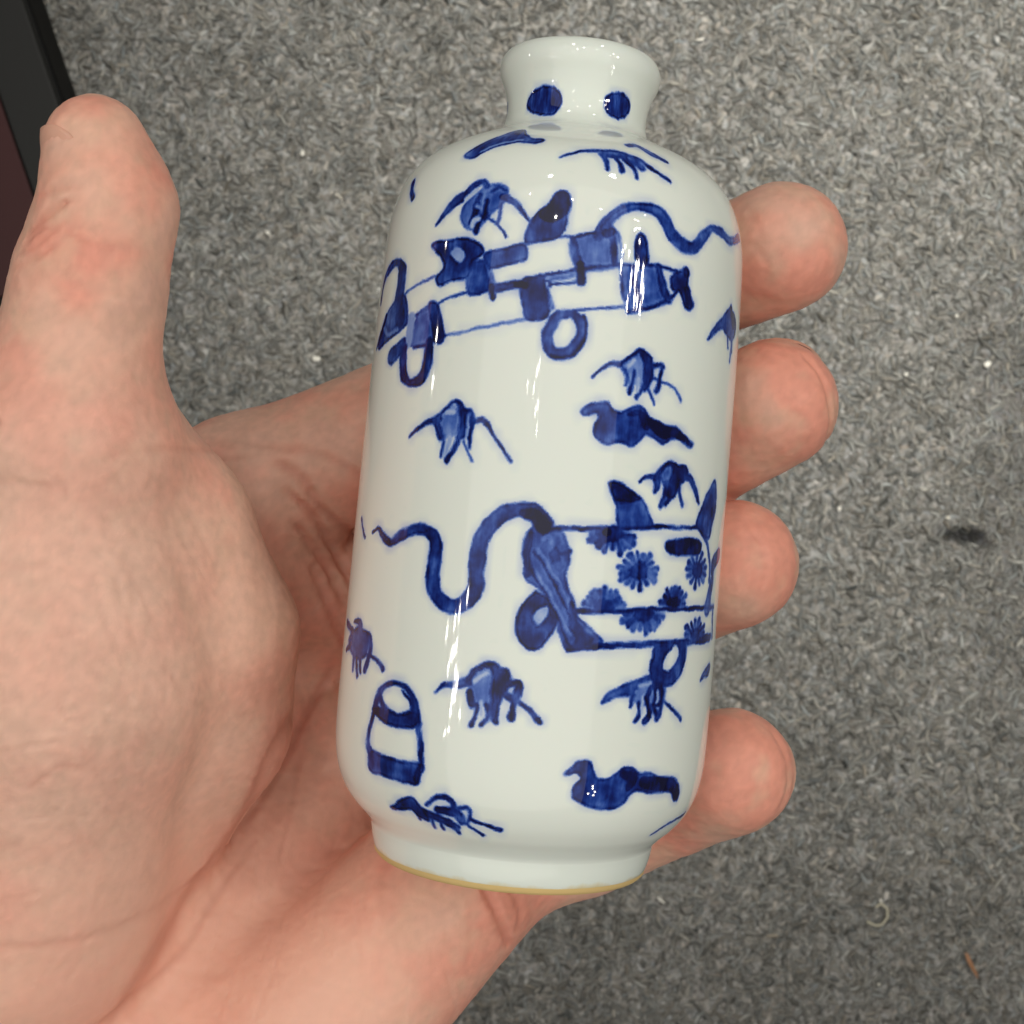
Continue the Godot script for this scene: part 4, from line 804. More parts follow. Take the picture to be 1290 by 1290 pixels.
func surface_nets() -> Array:
	# distances are found on a coarse grid first; only cells near the skin are filled in finely
	var nx := SIZE.x + 1
	var ny := SIZE.y + 1
	var nz := SIZE.z + 1
	var field := PackedFloat32Array()
	field.resize(nx * ny * nz)
	field.fill(100.0)
	var blocks := []
	var half := CELL * 2.0
	for bz in range(0, SIZE.z, 4):
		for by in range(0, SIZE.y, 4):
			for bx in range(0, SIZE.x, 4):
				var c := LOW + Vector3(bx, by, bz) * CELL + Vector3.ONE * half
				var d := hand_distance(c)
				var near := absf(d) < half * 1.7321 + 4.0
				for z in range(bz, mini(bz + 5, nz)):
					for y in range(by, mini(by + 5, ny)):
						for x in range(bx, mini(bx + 5, nx)):
							var at := (z * ny + y) * nx + x
							if near:
								if field[at] == 100.0 or absf(field[at]) == 50.0: field[at] = hand_distance(LOW + Vector3(x, y, z) * CELL)
							elif field[at] == 100.0: field[at] = 50.0 * signf(d)
	var verts := PackedVector3Array()
	var tris := PackedInt32Array()
	var cell_vertex := {}
	var step := [0, 1, nx, nx + 1, nx * ny, nx * ny + 1, nx * ny + nx, nx * ny + nx + 1]
	var corner := []
	for i in 8: corner.append(Vector3(i & 1, (i >> 1) & 1, (i >> 2) & 1))
	var edges := [[0, 1], [2, 3], [4, 5], [6, 7], [0, 2], [1, 3], [4, 6], [5, 7], [0, 4], [1, 5], [2, 6], [3, 7]]
	for z in SIZE.z:
		for y in SIZE.y:
			for x in SIZE.x:
				var at := (z * ny + y) * nx + x
				var d0 := field[at]
				if absf(d0) > 8.0: continue
				var mask := 0
				for i in 8:
					if field[at + step[i]] < 0.0: mask |= 1 << i
				if mask == 0 or mask == 255: continue
				var sum := Vector3.ZERO
				var n := 0
				for e in edges:
					var a: float = field[at + step[e[0]]]
					var b: float = field[at + step[e[1]]]
					if (a < 0.0) != (b < 0.0):
						sum += (corner[e[0]] as Vector3).lerp(corner[e[1]], a / (a - b))
						n += 1
				cell_vertex[at] = verts.size()
				verts.append(LOW + (Vector3(x, y, z) + sum / n) * CELL)
	var axes := [1, nx, nx * ny]
	for at in cell_vertex:
		for k in 3:
			var u: int = axes[(k + 1) % 3]
			var w: int = axes[(k + 2) % 3]
			var a := field[at] < 0.0
			var b := field[at + axes[k]] < 0.0
			if a == b or not (cell_vertex.has(at - u) and cell_vertex.has(at - w) and cell_vertex.has(at - u - w)): continue
			var q := [cell_vertex[at], cell_vertex[at - u], cell_vertex[at - u - w], cell_vertex[at - w]]
			if a: q.reverse()
			for i in [0, 1, 2, 0, 2, 3]: tris.append(q[i])
	return [verts, tris]

func normals_of(v: PackedVector3Array, t: PackedInt32Array) -> PackedVector3Array:
	var n := PackedVector3Array()
	n.resize(v.size())
	for i in range(0, t.size(), 3):
		var a := v[t[i]]
		var f := (v[t[i + 2]] - a).cross(v[t[i + 1]] - a)
		n[t[i]] += f
		n[t[i + 1]] += f
		n[t[i + 2]] += f
	for i in n.size(): n[i] = n[i].normalized()
	return n

func divide(v: PackedVector3Array, t: PackedInt32Array) -> PackedInt32Array:    # each triangle into four; v grows
	var out := PackedInt32Array()
	var mids := {}
	for i in range(0, t.size(), 3):
		var m := [0, 0, 0]
		for k in 3:
			var a := t[i + k]
			var b := t[i + (k + 1) % 3]
			var key := mini(a, b) * 4194304 + maxi(a, b)
			var at = mids.get(key)
			if at == null:
				at = v.size()
				mids[key] = at
				v.append((v[a] + v[b]) / 2)
			m[k] = at
		out.append_array([t[i], m[0], m[2], m[0], t[i + 1], m[1], m[2], m[1], t[i + 2], m[0], m[1], m[2]])
	return out

func settle(v: PackedVector3Array, t: PackedInt32Array) -> void:     # moves points onto the skin
	var n := normals_of(v, t)
	for i in v.size(): v[i] -= n[i] * hand_distance(v[i])

func smooth_mesh(v: PackedVector3Array, t: PackedInt32Array, amount: float) -> void:
	var sum := PackedVector3Array()
	var cnt := PackedInt32Array()
	sum.resize(v.size())
	cnt.resize(v.size())
	for i in range(0, t.size(), 3):
		for k in 3:
			var a := t[i + k]
			var b := t[i + (k + 1) % 3]
			sum[a] += v[b]
			sum[b] += v[a]
			cnt[a] += 1
			cnt[b] += 1
	for i in v.size(): v[i] = v[i].lerp(sum[i] / maxi(cnt[i], 1), amount)

func make_hand() -> void:
	hand_shape()
	var net := surface_nets()
	var v: PackedVector3Array = net[0]
	var t: PackedInt32Array = net[1]
	settle(v, t)
	t = divide(v, t)
	settle(v, t)
	smooth_mesh(v, t, 0.5)
	t = divide(v, t)
	smooth_mesh(v, t, 0.5)
	smooth_mesh(v, t, 0.5)
	var n := normals_of(v, t)
	var col := PackedColorArray()
	col.resize(v.size())
	noise.fractal_type = FastNoiseLite.FRACTAL_FBM
	noise.fractal_octaves = 3
	noise.frequency = 1.0
	noise.seed = 21
	var tips := [Vector3(38.1, -7.0, -36.5), Vector3(36.5, -7.0, -15.5), Vector3(31.4, -9.0, 6.5), Vector3(31.1, -7.0, 34.3)]
	for i in v.size():
		var p := v[i]
		var deep := 0.0
		var red := 0.0
		if n[i].y > -0.1:
			var q := Vector2(p.x, p.z)
			for c in creases:
				if not (c[4] as Rect2).has_point(q): continue
				var path: PackedVector2Array = c[0]
				var d := 1e9
				var where := 0.0
				for k in path.size() - 1:
					var ab := path[k + 1] - path[k]
					var f := clampf((q - path[k]).dot(ab) / maxf(ab.length_squared(), 1e-6), 0.0, 1.0)
					var dd := (q - path[k] - ab * f).length_squared()
					if dd < d:
						d = dd
						where = (k + f) / (path.size() - 1)
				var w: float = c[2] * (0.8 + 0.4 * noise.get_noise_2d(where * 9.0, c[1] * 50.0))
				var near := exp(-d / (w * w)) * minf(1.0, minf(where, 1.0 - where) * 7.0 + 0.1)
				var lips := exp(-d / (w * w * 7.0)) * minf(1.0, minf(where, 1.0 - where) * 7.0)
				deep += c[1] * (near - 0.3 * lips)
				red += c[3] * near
		var big := noise.get_noise_3dv(p * 0.055)
		var mid := noise.get_noise_3dv(p * 0.16 + Vector3(40, 3, 9))
		var fine := noise.get_noise_3dv(p * 0.55 + Vector3(9, 80, 31))
		var tip := 0.0
		for k in tips: tip = maxf(tip, 1.0 - p.distance_to(k) / 17.0)
		# linear base colours: pale skin, a redder and a yellower tone, and the faint blue of veins
		var c := Color(0.80, 0.46, 0.345)
		c = c.lerp(Color(0.78, 0.335, 0.25), clampf(0.32 + big * 1.5 + tip * 0.75 + mid * 0.5 + red, 0.0, 1.0))
		c = c.lerp(Color(0.80, 0.51, 0.36), clampf(-mid * 0.8 - 0.1, 0.0, 0.4))
		c = c.lerp(Color(0.64, 0.40, 0.335), clampf(-big * 0.9 - 0.12, 0.0, 0.35))
		c = c.lerp(Color(0.79, 0.51, 0.405), 0.65 * smoothstep(38.0, 12.0, Vector2(p.x + 56.0, (p.z - 18.0) * 0.75).length()))   # the ball of the thumb is paler
		c = c * (1.0 + 0.13 * fine + 0.09 * mid)
		c = c.lerp(Color(0.88, 0.51, 0.395), 0.75 * smoothstep(42.0, 12.0, Vector2(p.x + 40.0, p.z - 70.0).length()))   # and the heel of the palm is pinker, its colour lifted against weak light
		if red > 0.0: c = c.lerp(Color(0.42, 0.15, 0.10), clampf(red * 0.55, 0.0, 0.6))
		c.a = 1.0
		col[i] = c
		v[i] = (p - n[i] * (deep - 0.065 * fine - 0.12 * mid)) * MM
	n = normals_of(v, t)
	var skin := StandardMaterial3D.new()
	skin.vertex_color_use_as_albedo = true
	skin.roughness = 0.46
	skin.metallic_specular = 0.4
	skin.subsurf_scatter_enabled = true
	skin.subsurf_scatter_strength = 0.07
	skin.uv1_triplanar = true
	skin.uv1_scale = Vector3.ONE * 80.0
	skin.normal_enabled = true
	skin.normal_scale = 0.42
	skin.normal_texture = skin_relief()
	var hand := base("hand", HOLD)
	tag(hand, "open left hand with raised thumb, its fingers curled round the back of the white vase", "hand")
	put("palm_and_fingers", array_mesh(v, n, PackedVector2Array(), col, t), skin, hand)
	var horn := paint(Color8(226, 170, 148), 0.35, 0.45)
	horn.subsurf_scatter_enabled = true
	horn.subsurf_scatter_strength = 0.1
	put("thumbnail", nail("thumbnail", Vector3(-49.0, 12.0, -37.0), Vector3(-50.3, 13.0, -44.0), 7.5, 6.3, Vector3(-0.85, 0.55, -0.1), 0.1, 1.42, 0.95, 0.62), horn, hand)
	put("fingernail", nail("fingernail", Vector3(25.4, -26.0, -33.4), Vector3(37.6, -13.0, -36.9), 8.9, 9, Vector3(0.5, -0.8, -0.3), 0.55, 1.35, 0.75, 1), horn, hand)
	put("fingernail", nail("fingernail", Vector3(26.2, -25.0, -8.3), Vector3(36.6, -15.0, -15.1), 8.7, 9.2, Vector3(0.62, 0.05, -0.78), 0.5, 1.45, 0.8, 0.85), horn, hand)
	put("fingernail", nail("fingernail", Vector3(22.5, -27.0, 12.0), Vector3(31.4, -16.0, 7.3), 9.2, 9.1, Vector3(0.7, -0.7, -0.2), 0.5, 1.4, 0.75, 1), horn, hand)
	put("fingernail", nail("fingernail", Vector3(23.6, -25.0, 41.7), Vector3(30.7, -15.0, 36.5), 8.8, 8.9, Vector3(0.8, -0.55, 0.1), 0.5, 1.45, 0.75, 0.9), horn, hand)

func nail(called: String, a: Vector3, b: Vector3, ra: float, rb: float, away: Vector3, t0: float, t1: float, half: float, hug: float) -> ArrayMesh:
	# a curved plate lying on the last bone, its edges sunk into the skin
	var ab := b - a
	var d := (away - ab * (away.dot(ab) / ab.length_squared())).normalized()
	var side := ab.normalized().cross(d)
	var v := PackedVector3Array()
	var idx := PackedInt32Array()
	var nu := 14
	var nw := 16
	for j in nw + 1:
		var w := clampf((j - 1.0) / (nw - 2.0), 0.0, 1.0)
		for i in nu + 1:
			var u := clampf((i - 1.0) / (nu - 2.0) * 2.0 - 1.0, -1.0, 1.0)
			var sunk := 0.4 if (j == 0 or i == 0 or i == nu) else (0.5 if j == nw else 0.0)
			var t := lerpf(t0, t1 - 0.3 * (t1 - t0) * pow(absf(u), 3.0), w)
			if w < 0.5: t += (0.5 - w) * 2.0 * 0.2 * (t1 - t0) * u * u
			var past := maxf(t - 1.0, 0.0) * ab.length() / rb
			var r := lerpf(ra, rb, minf(t, 1.0)) * sqrt(maxf(1.0 - past * past * hug, 0.05))
			var ang := u * half
			v.append((a + ab * t + (d * cos(ang) + side * sin(ang)) * (r + 0.05 - sunk)) * MM)
	for j in nw:
		for i in nu:
			var p := j * (nu + 1) + i
			for k in [p, p + 1, p + nu + 1, p + nu + 1, p + 1, p + nu + 2]: idx.append(k)
	return array_mesh(v, normals_of(v, idx), PackedVector2Array(), PackedColorArray(), idx)

func skin_relief() -> ImageTexture:      # the fine net of lines in skin
	var s := 512
	var cells := FastNoiseLite.new()
	cells.noise_type = FastNoiseLite.TYPE_CELLULAR
	cells.cellular_return_type = FastNoiseLite.RETURN_DISTANCE2_SUB
	cells.frequency = 0.045
	cells.seed = 4
	var img := cells.get_seamless_image(s, s, false, false, 0.2)
	img.convert(Image.FORMAT_RGBA8)
	img.bump_map_to_normal_map(1.6)
	return ImageTexture.create_from_image(img)

# ------------------------------------------------------------------ the carpet

const FELT := 2048
const FELT_SIZE := 0.78      # metres that one tile of the felt covers

func felt_fibres(bytes: PackedByteArray, high: PackedByteArray) -> void:
	var side := FELT
	for i in bytes.size() / 3:
		bytes[i * 3] = 100
		bytes[i * 3 + 1] = 99
		bytes[i * 3 + 2] = 96
	var count := 70000
	var patch := FastNoiseLite.new()
	patch.seed = 31
	patch.frequency = 0.05
	patch.fractal_octaves = 2
	for i in count:
		var x := rng.randf() * side
		var y := rng.randf() * side
		var a := rng.randf() * TAU
		var bend := rng.randfn(0.0, 0.1)
		var length := int(rng.randf_range(5, 19))
		var r := 132.0 + rng.randfn(0.0, 11.0) + 22.0 * patch.get_noise_2d(x, y)
		if rng.randf() < 0.06: r += 17.0
		var warm := rng.randfn(0.0, 2.0)
		var cr := clampi(int(r + warm), 20, 220)
		var cg := clampi(int(r - 1.0), 20, 220)
		var cb := clampi(int(r - 3.0 - warm), 20, 220)
		var h := clampi(int(40 + r * 0.8 + 40.0 * i / count), 0, 255)
		var fat := rng.randi_range(3, 6)
		for k in length:
			var ix := int(x)
			var iy := int(y)
			for oy in fat:
				var row := ((iy + oy) & (side - 1)) * side
				for ox in fat:
					var at := row + ((ix + ox) & (side - 1))
					high[at] = h
					at *= 3
					bytes[at] = cr
					bytes[at + 1] = cg
					bytes[at + 2] = cb
			x += cos(a) * 1.6
			y += sin(a) * 1.6
			a += bend
	for i in 17000:       # small gaps between the tufts, darker and lower
		var c := Vector2(rng.randf(), rng.randf()) * side
		var a := rng.randf() * TAU
		var way := Vector2(cos(a), sin(a))
		var r := rng.randf_range(2.2, 5.2)
		var s := rng.randf_range(1.0, 2.2)
		var k := rng.randf_range(0.12, 0.42)
		var reach := int(r * s) + 1
		for oy in range(-reach, reach + 1):
			for ox in range(-reach, reach + 1):
				var q := Vector2(ox, oy)
				var f := k * smoothstep(1.0, 0.25, Vector2(q.dot(way) / s, q.dot(way.orthogonal())).length() / r)
				if f <= 0.0: continue
				var at := ((int(c.y) + oy) & (side - 1)) * side + ((int(c.x) + ox) & (side - 1))
				high[at] = int(high[at] * (1.0 - f))
				at *= 3
				for n in 3: bytes[at + n] = int(bytes[at + n] * (1.0 - f))

func make_carpet() -> void:
	rng.seed = 77
	var bytes := PackedByteArray()
	bytes.resize(FELT * FELT * 3)
	var high := PackedByteArray()
	high.resize(FELT * FELT)
	felt_fibres(bytes, high)
	var img := Image.create_from_data(FELT, FELT, false, Image.FORMAT_RGB8, bytes)
	# a dark smear of trodden dirt, and soft shade painted along the right
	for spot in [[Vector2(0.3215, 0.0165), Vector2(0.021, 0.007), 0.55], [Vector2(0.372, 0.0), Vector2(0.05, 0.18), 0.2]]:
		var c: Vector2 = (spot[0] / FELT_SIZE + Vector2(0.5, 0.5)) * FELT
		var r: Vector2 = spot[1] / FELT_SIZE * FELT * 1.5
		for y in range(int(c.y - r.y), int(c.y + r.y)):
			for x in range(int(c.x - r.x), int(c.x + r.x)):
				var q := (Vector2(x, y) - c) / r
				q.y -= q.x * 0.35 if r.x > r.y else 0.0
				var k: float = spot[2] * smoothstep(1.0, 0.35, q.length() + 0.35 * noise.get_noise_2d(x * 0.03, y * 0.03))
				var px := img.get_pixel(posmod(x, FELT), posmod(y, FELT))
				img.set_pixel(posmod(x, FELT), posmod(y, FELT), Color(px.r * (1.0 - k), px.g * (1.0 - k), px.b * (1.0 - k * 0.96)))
	img.resize(FELT * 2 / 5, FELT * 2 / 5, Image.INTERPOLATE_LANCZOS)
	img.resize(FELT, FELT, Image.INTERPOLATE_CUBIC)
	var relief := Image.create_from_data(FELT, FELT, false, Image.FORMAT_L8, high)
	var felt := StandardMaterial3D.new()
	relief.resize(FELT / 2, FELT / 2, Image.INTERPOLATE_LANCZOS)
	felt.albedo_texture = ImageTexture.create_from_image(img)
	felt.heightmap_enabled = true
	felt.heightmap_texture = ImageTexture.create_from_image(relief)
	felt.heightmap_scale = 0.07
	felt.roughness = 0.95
	felt.metallic_specular = 0.15
	felt.vertex_color_use_as_albedo = true
	# one sheet, gently uneven, with worn and soiled patches in its colour
	var side := 240
	var span := 7.0
	var v := PackedVector3Array()
	var n := PackedVector3Array()
	var uv := PackedVector2Array()
	var col := PackedColorArray()
	var idx := PackedInt32Array()
	noise.seed = 9
	noise.frequency = 1.0
	noise.fractal_octaves = 4
	for j in side + 1:
		for i in side + 1:
			var p := Vector3((float(i) / side - 0.5) * span, 0, (float(j) / side - 0.5) * span)
			v.append(p)
			n.append(Vector3.UP)
			uv.append(Vector2(p.x, p.z) / FELT_SIZE + Vector2(0.5, 0.5))
			var w := 1.0 + 0.22 * noise.get_noise_2d(p.x * 9.0, p.z * 9.0) + 0.08 * noise.get_noise_2d(p.x * 40.0, p.z * 40.0)
			col.append(Color(w, w, w * 0.985, 1))
	for j in side:
		for i in side:
			var a := j * (side + 1) + i
			var b := a + side + 1
			for k in [a, a + 1, b, b, a + 1, b + 1]: idx.append(k)
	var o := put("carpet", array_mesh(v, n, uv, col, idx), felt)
	tag(o, "mottled grey felt carpet covering the floor below the hand", "carpet", "", "structure")
	# the loose fibres that stand out of the felt
	var wool := paint(Color.WHITE, 0.95, 0.12)
	wool.vertex_color_use_as_albedo = true
	for variant in 4:
		var mm := MultiMesh.new()
		mm.transform_format = MultiMesh.TRANSFORM_3D
		mm.use_colors = true
		mm.mesh = fibre(variant)
		var count := 42000
		mm.instance_count = count
		for i in count:
			var p := Vector3(rng.randf_range(-0.66, 0.66), rng.randf_range(-0.0002, 0.0008), rng.randf_range(-0.66, 0.66))
			var b := Basis(Vector3.UP, rng.randf() * TAU) * Basis(Vector3.BACK, rng.randfn(0.0, 0.07))
			mm.set_instance_transform(i, Transform3D(b.scaled(Vector3.ONE * rng.randf_range(0.4, 1.15)), p))
			var w := 0.235 + 0.04 * rng.randfn() + 0.1 * noise.get_noise_2d(p.x * 60.0, p.z * 60.0)
			if rng.randf() < 0.2: w *= 0.6
			elif rng.randf() < 0.07: w *= 1.4
			w = clampf(w * (1.0 + 0.25 * noise.get_noise_2d(p.x * 9.0, p.z * 9.0)), 0.05, 0.6)
			var dirt := smoothstep(0.022, 0.012, Vector2(p.x - 0.3215, (p.z - 0.0165) * 2.6).length())
			w *= 1.0 - 0.72 * dirt
			var hue := rng.randfn(0.0, 0.03)
			mm.set_instance_color(i, Color(w * (1.0 + hue), w, w * (0.94 - hue)))
		var pile := MultiMeshInstance3D.new()
		pile.name = "carpet_pile"
		pile.multimesh = mm
		pile.material_override = wool
		pile.set_meta("kind", "stuff")
		o.add_child(pile, true)

func fibre(variant: int) -> ArrayMesh:        # one flat curl of wool, about a centimetre long
	var v := PackedVector3Array()
	var n := PackedVector3Array()
	var idx := PackedInt32Array()
	var bend: float = [0.9, -1.6, 2.6, 0.3][variant]
	var wide: float = [0.0012, 0.0009, 0.0007, 0.0016][variant]
	var steps := 6
	var at := Vector3(-0.0045, 0, 0)
	for j in steps + 1:
		var f := float(j) / steps
		var a := bend * (f - 0.5)
		var d := Vector3(cos(a), 0, sin(a))
		var side := Vector3(-d.z, 0, d.x)
		var r := wide * (0.35 + 0.65 * sin(PI * clampf(f, 0.06, 0.94)))
		for k in 5:
			var e := TAU * k / 5
			var q := side * cos(e) + Vector3.UP * sin(e) * 0.3
			v.append(at + q * r + Vector3.UP * 0.0004 * sin(PI * f))
			n.append(q.normalized())
		at += d * 0.0015
	for j in steps:
		for k in 5:
			var l := (k + 1) % 5
			for q in [j * 5 + k, j * 5 + l, j * 5 + 5 + k, j * 5 + 5 + k, j * 5 + l, j * 5 + 5 + l]: idx.append(q)
	return array_mesh(v, n, PackedVector2Array(), PackedColorArray(), idx)

func make_box() -> void:        # a low black case with a dark red lid, at the upper left
	var case := base("lacquer_case", Vector3(-0.5517, 0.004, -0.3581))
	case.rotation.y = deg_to_rad(19.0)
	tag(case, "low black case with a dark red lid panel, on the carpet beside the raised thumb", "case")
	var black := paint(Color8(17, 18, 18), 0.55, 0.4)
	var side := paint(Color8(9, 9, 10), 0.6, 0.3)
	var red := paint(Color8(52, 13, 16), 0.5, 0.4)
	var grain := FastNoiseLite.new()
	grain.frequency = 0.02
	grain.seed = 3
	red.roughness_texture = null
	var w := 0.42
	var d := 0.62
	var h := 0.05
	put("case_body", rounded_box(Vector3(w, h, d), 0.004), side, case)
	for s in [-1, 1]:
		var rail := put("lid_rail", rounded_box(Vector3(0.036, 0.008, d - 0.004), 0.002), black, case)
		rail.position = Vector3(s * (w / 2 - 0.02), h + 0.0005, 0)
		var cross := put("lid_rail", rounded_box(Vector3(w - 0.08, 0.008, 0.036), 0.002), black, case)
		cross.position = Vector3(0, h + 0.0005, s * (d / 2 - 0.02))
	var panel := put("lid_panel", rounded_box(Vector3(w - 0.078, 0.004, d - 0.078), 0.001), red, case)
	panel.position = Vector3(0, h + 0.0005, 0)

func crumb(called: String, label: String, category: String, at: Vector3, size: float, color: Color, seed_value: int, stretch := Vector3.ONE, angle := 0.0) -> void:
	var st := SurfaceTool.new()
	st.begin(Mesh.PRIMITIVE_TRIANGLES)
	rng.seed = seed_value
	var pts := []
	var rings := 4
	var seg := 7
	for j in rings + 1:
		for i in seg:
			var a := TAU * i / seg
			var e := PI * (float(j) / rings - 0.5)
			var r := size * rng.randf_range(0.65, 1.15)
			pts.append(Vector3(cos(a) * cos(e), sin(e) * 0.55 + 0.5, sin(a) * cos(e)) * r * stretch)
	for j in rings:
		for i in seg:
			var k := (i + 1) % seg
			for q in [j * seg + i, (j + 1) * seg + i, j * seg + k, j * seg + k, (j + 1) * seg + i, (j + 1) * seg + k]:
				st.set_smooth_group(-1)
				st.add_vertex(pts[q])
	st.generate_normals()
	var o := put(called, st.commit(), paint(color, 0.6))
	o.position = at
	o.rotation.y = angle
	tag(o, label, category, "")

func make_thread() -> void:
	var path := Curve3D.new()
	var pts := [Vector3(0.2511, 0.0044, 0.2899), Vector3(0.2573, 0.0044, 0.2927), Vector3(0.2618, 0.0044, 0.2921), Vector3(0.2657, 0.0044, 0.2871), Vector3(0.2657, 0.0044, 0.2809), Vector3(0.2612, 0.0044, 0.2770), Vector3(0.2573, 0.0044, 0.2798)]
	for i in pts.size():
		var t: Vector3 = (pts[mini(i + 1, pts.size() - 1)] - pts[maxi(i - 1, 0)]) / 6.0
		path.add_point(pts[i], -t, t)
	var v := PackedVector3Array()
	var n := PackedVector3Array()
	var idx := PackedInt32Array()
	var steps := 40
	for j in steps + 1:
		var c := path.sample_baked(path.get_baked_length() * j / steps)
		var d := (path.sample_baked(minf(path.get_baked_length(), path.get_baked_length() * j / steps + 0.0005)) - path.sample_baked(maxf(0.0, path.get_baked_length() * j / steps - 0.0005))).normalized()
		var s := d.cross(Vector3.UP).normalized()
		for i in 6:
			var a := TAU * i / 6
			var q := s * cos(a) + Vector3.UP * sin(a)
			v.append(c + q * 0.0009)
			n.append(q)
	for j in steps:
		for i in 6:
			var k := (i + 1) % 6
			for q in [j * 6 + i, j * 6 + k, (j + 1) * 6 + i, (j + 1) * 6 + i, j * 6 + k, (j + 1) * 6 + k]: idx.append(q)
	var o := put("thread", array_mesh(v, n, PackedVector2Array(), PackedColorArray(), idx), paint(Color8(176, 172, 154), 0.9))
	tag(o, "curled pale thread lying on the carpet at the lower right", "thread")

func make_small_things() -> void:
	make_box()
	crumb("paper_crumb", "large white crumb on the carpet, right of the middle fingertip", "crumb", Vector3(0.3364, 0.0032, -0.1041), 0.00256, Color8(214, 212, 204), 11, Vector3(1.3, 0.7, 0.8), 0.5)
	crumb("paper_crumb", "white crumb on the carpet against the upper edge of the index finger base", "crumb", Vector3(-0.1389, 0.0032, -0.1086), 0.0028, Color8(214, 212, 204), 12, Vector3(1.5, 0.7, 0.7), 0.1)
	crumb("paper_crumb", "small white crumb on the carpet above the gap between thumb and vase", "crumb", Vector3(-0.1485, 0.0032, -0.2542), 0.00176, Color8(214, 212, 204), 13, Vector3(1, 0.8, 1.2), 0)
	crumb("paper_crumb", "thin white flake on the carpet between the thumb and the shoulder of the vase", "crumb", Vector3(-0.1727, 0.0032, -0.1974), 0.0016, Color8(214, 212, 204), 14, Vector3(1.9, 0.6, 0.6), -0.7)
	crumb("paper_crumb", "tiny white crumb on the carpet directly right of the middle fingertip", "crumb", Vector3(0.2790, 0.0032, -0.0973), 0.00144, Color8(214, 212, 204), 15, Vector3(1, 0.8, 1), 0)
	crumb("paper_crumb", "tiny white crumb on the carpet level with the index fingertip, well to its right", "crumb", Vector3(0.3150, 0.0032, -0.1389), 0.00136, Color8(214, 212, 204), 16, Vector3(1, 0.8, 1), 1)
	crumb("paper_crumb", "white crumb on the carpet just above and right of the ring fingertip", "crumb", Vector3(0.2317, 0.0032, -0.0022), 0.00176, Color8(214, 212, 204), 17, Vector3(1, 0.8, 1.3), 0)
	crumb("paper_crumb", "small white crumb touching the dark stain on the carpet", "crumb", Vector3(0.3088, 0.0032, 0.0039), 0.0016, Color8(196, 192, 180), 18, Vector3(1.2, 0.8, 1), 0)
	crumb("paper_crumb", "slanted white chip on the carpet below the foot of the vase", "crumb", Vector3(0.1057, 0.0032, 0.2751), 0.00216, Color8(214, 212, 204), 19, Vector3(1.7, 0.6, 0.6), -0.6)
	crumb("paper_crumb", "thin white flake on the carpet above the mouth of the vase", "crumb", Vector3(0.1333, 0.0032, -0.3347), 0.0016, Color8(214, 212, 204), 20, Vector3(2.2, 0.5, 0.6), 0.1)
	crumb("paper_crumb", "pale crumb on the carpet at the end of the curled thread", "crumb", Vector3(0.2610, 0.0032, 0.2751), 0.00144, Color8(214, 212, 204), 21, Vector3(1, 0.8, 1), 0)
	crumb("paper_crumb", "pale crumb on the carpet left of the wooden splinter", "crumb", Vector3(0.2599, 0.0032, 0.3347), 0.00144, Color8(190, 188, 178), 22, Vector3(1, 0.8, 1), 0)
	crumb("splinter", "brown wooden splinter with a pale end on the carpet at the lower right", "splinter", Vector3(0.3253, 0.0045, 0.3208), 0.00272, Color8(150, 108, 76), 23, Vector3(0.7, 0.5, 3.6), 0.45)
	make_thread()


# ------------------------------------------------------------------ all together

func omni(called: String, at: Vector3, energy: float, size: float, color: Color) -> void:
	var l := OmniLight3D.new()
	l.name = called
	l.position = at
	l.light_energy = energy
	l.light_size = size
	l.light_color = color
	l.omni_range = 8.0
	l.omni_attenuation = 2.0
	l.shadow_enabled = true
	add_child(l, true)

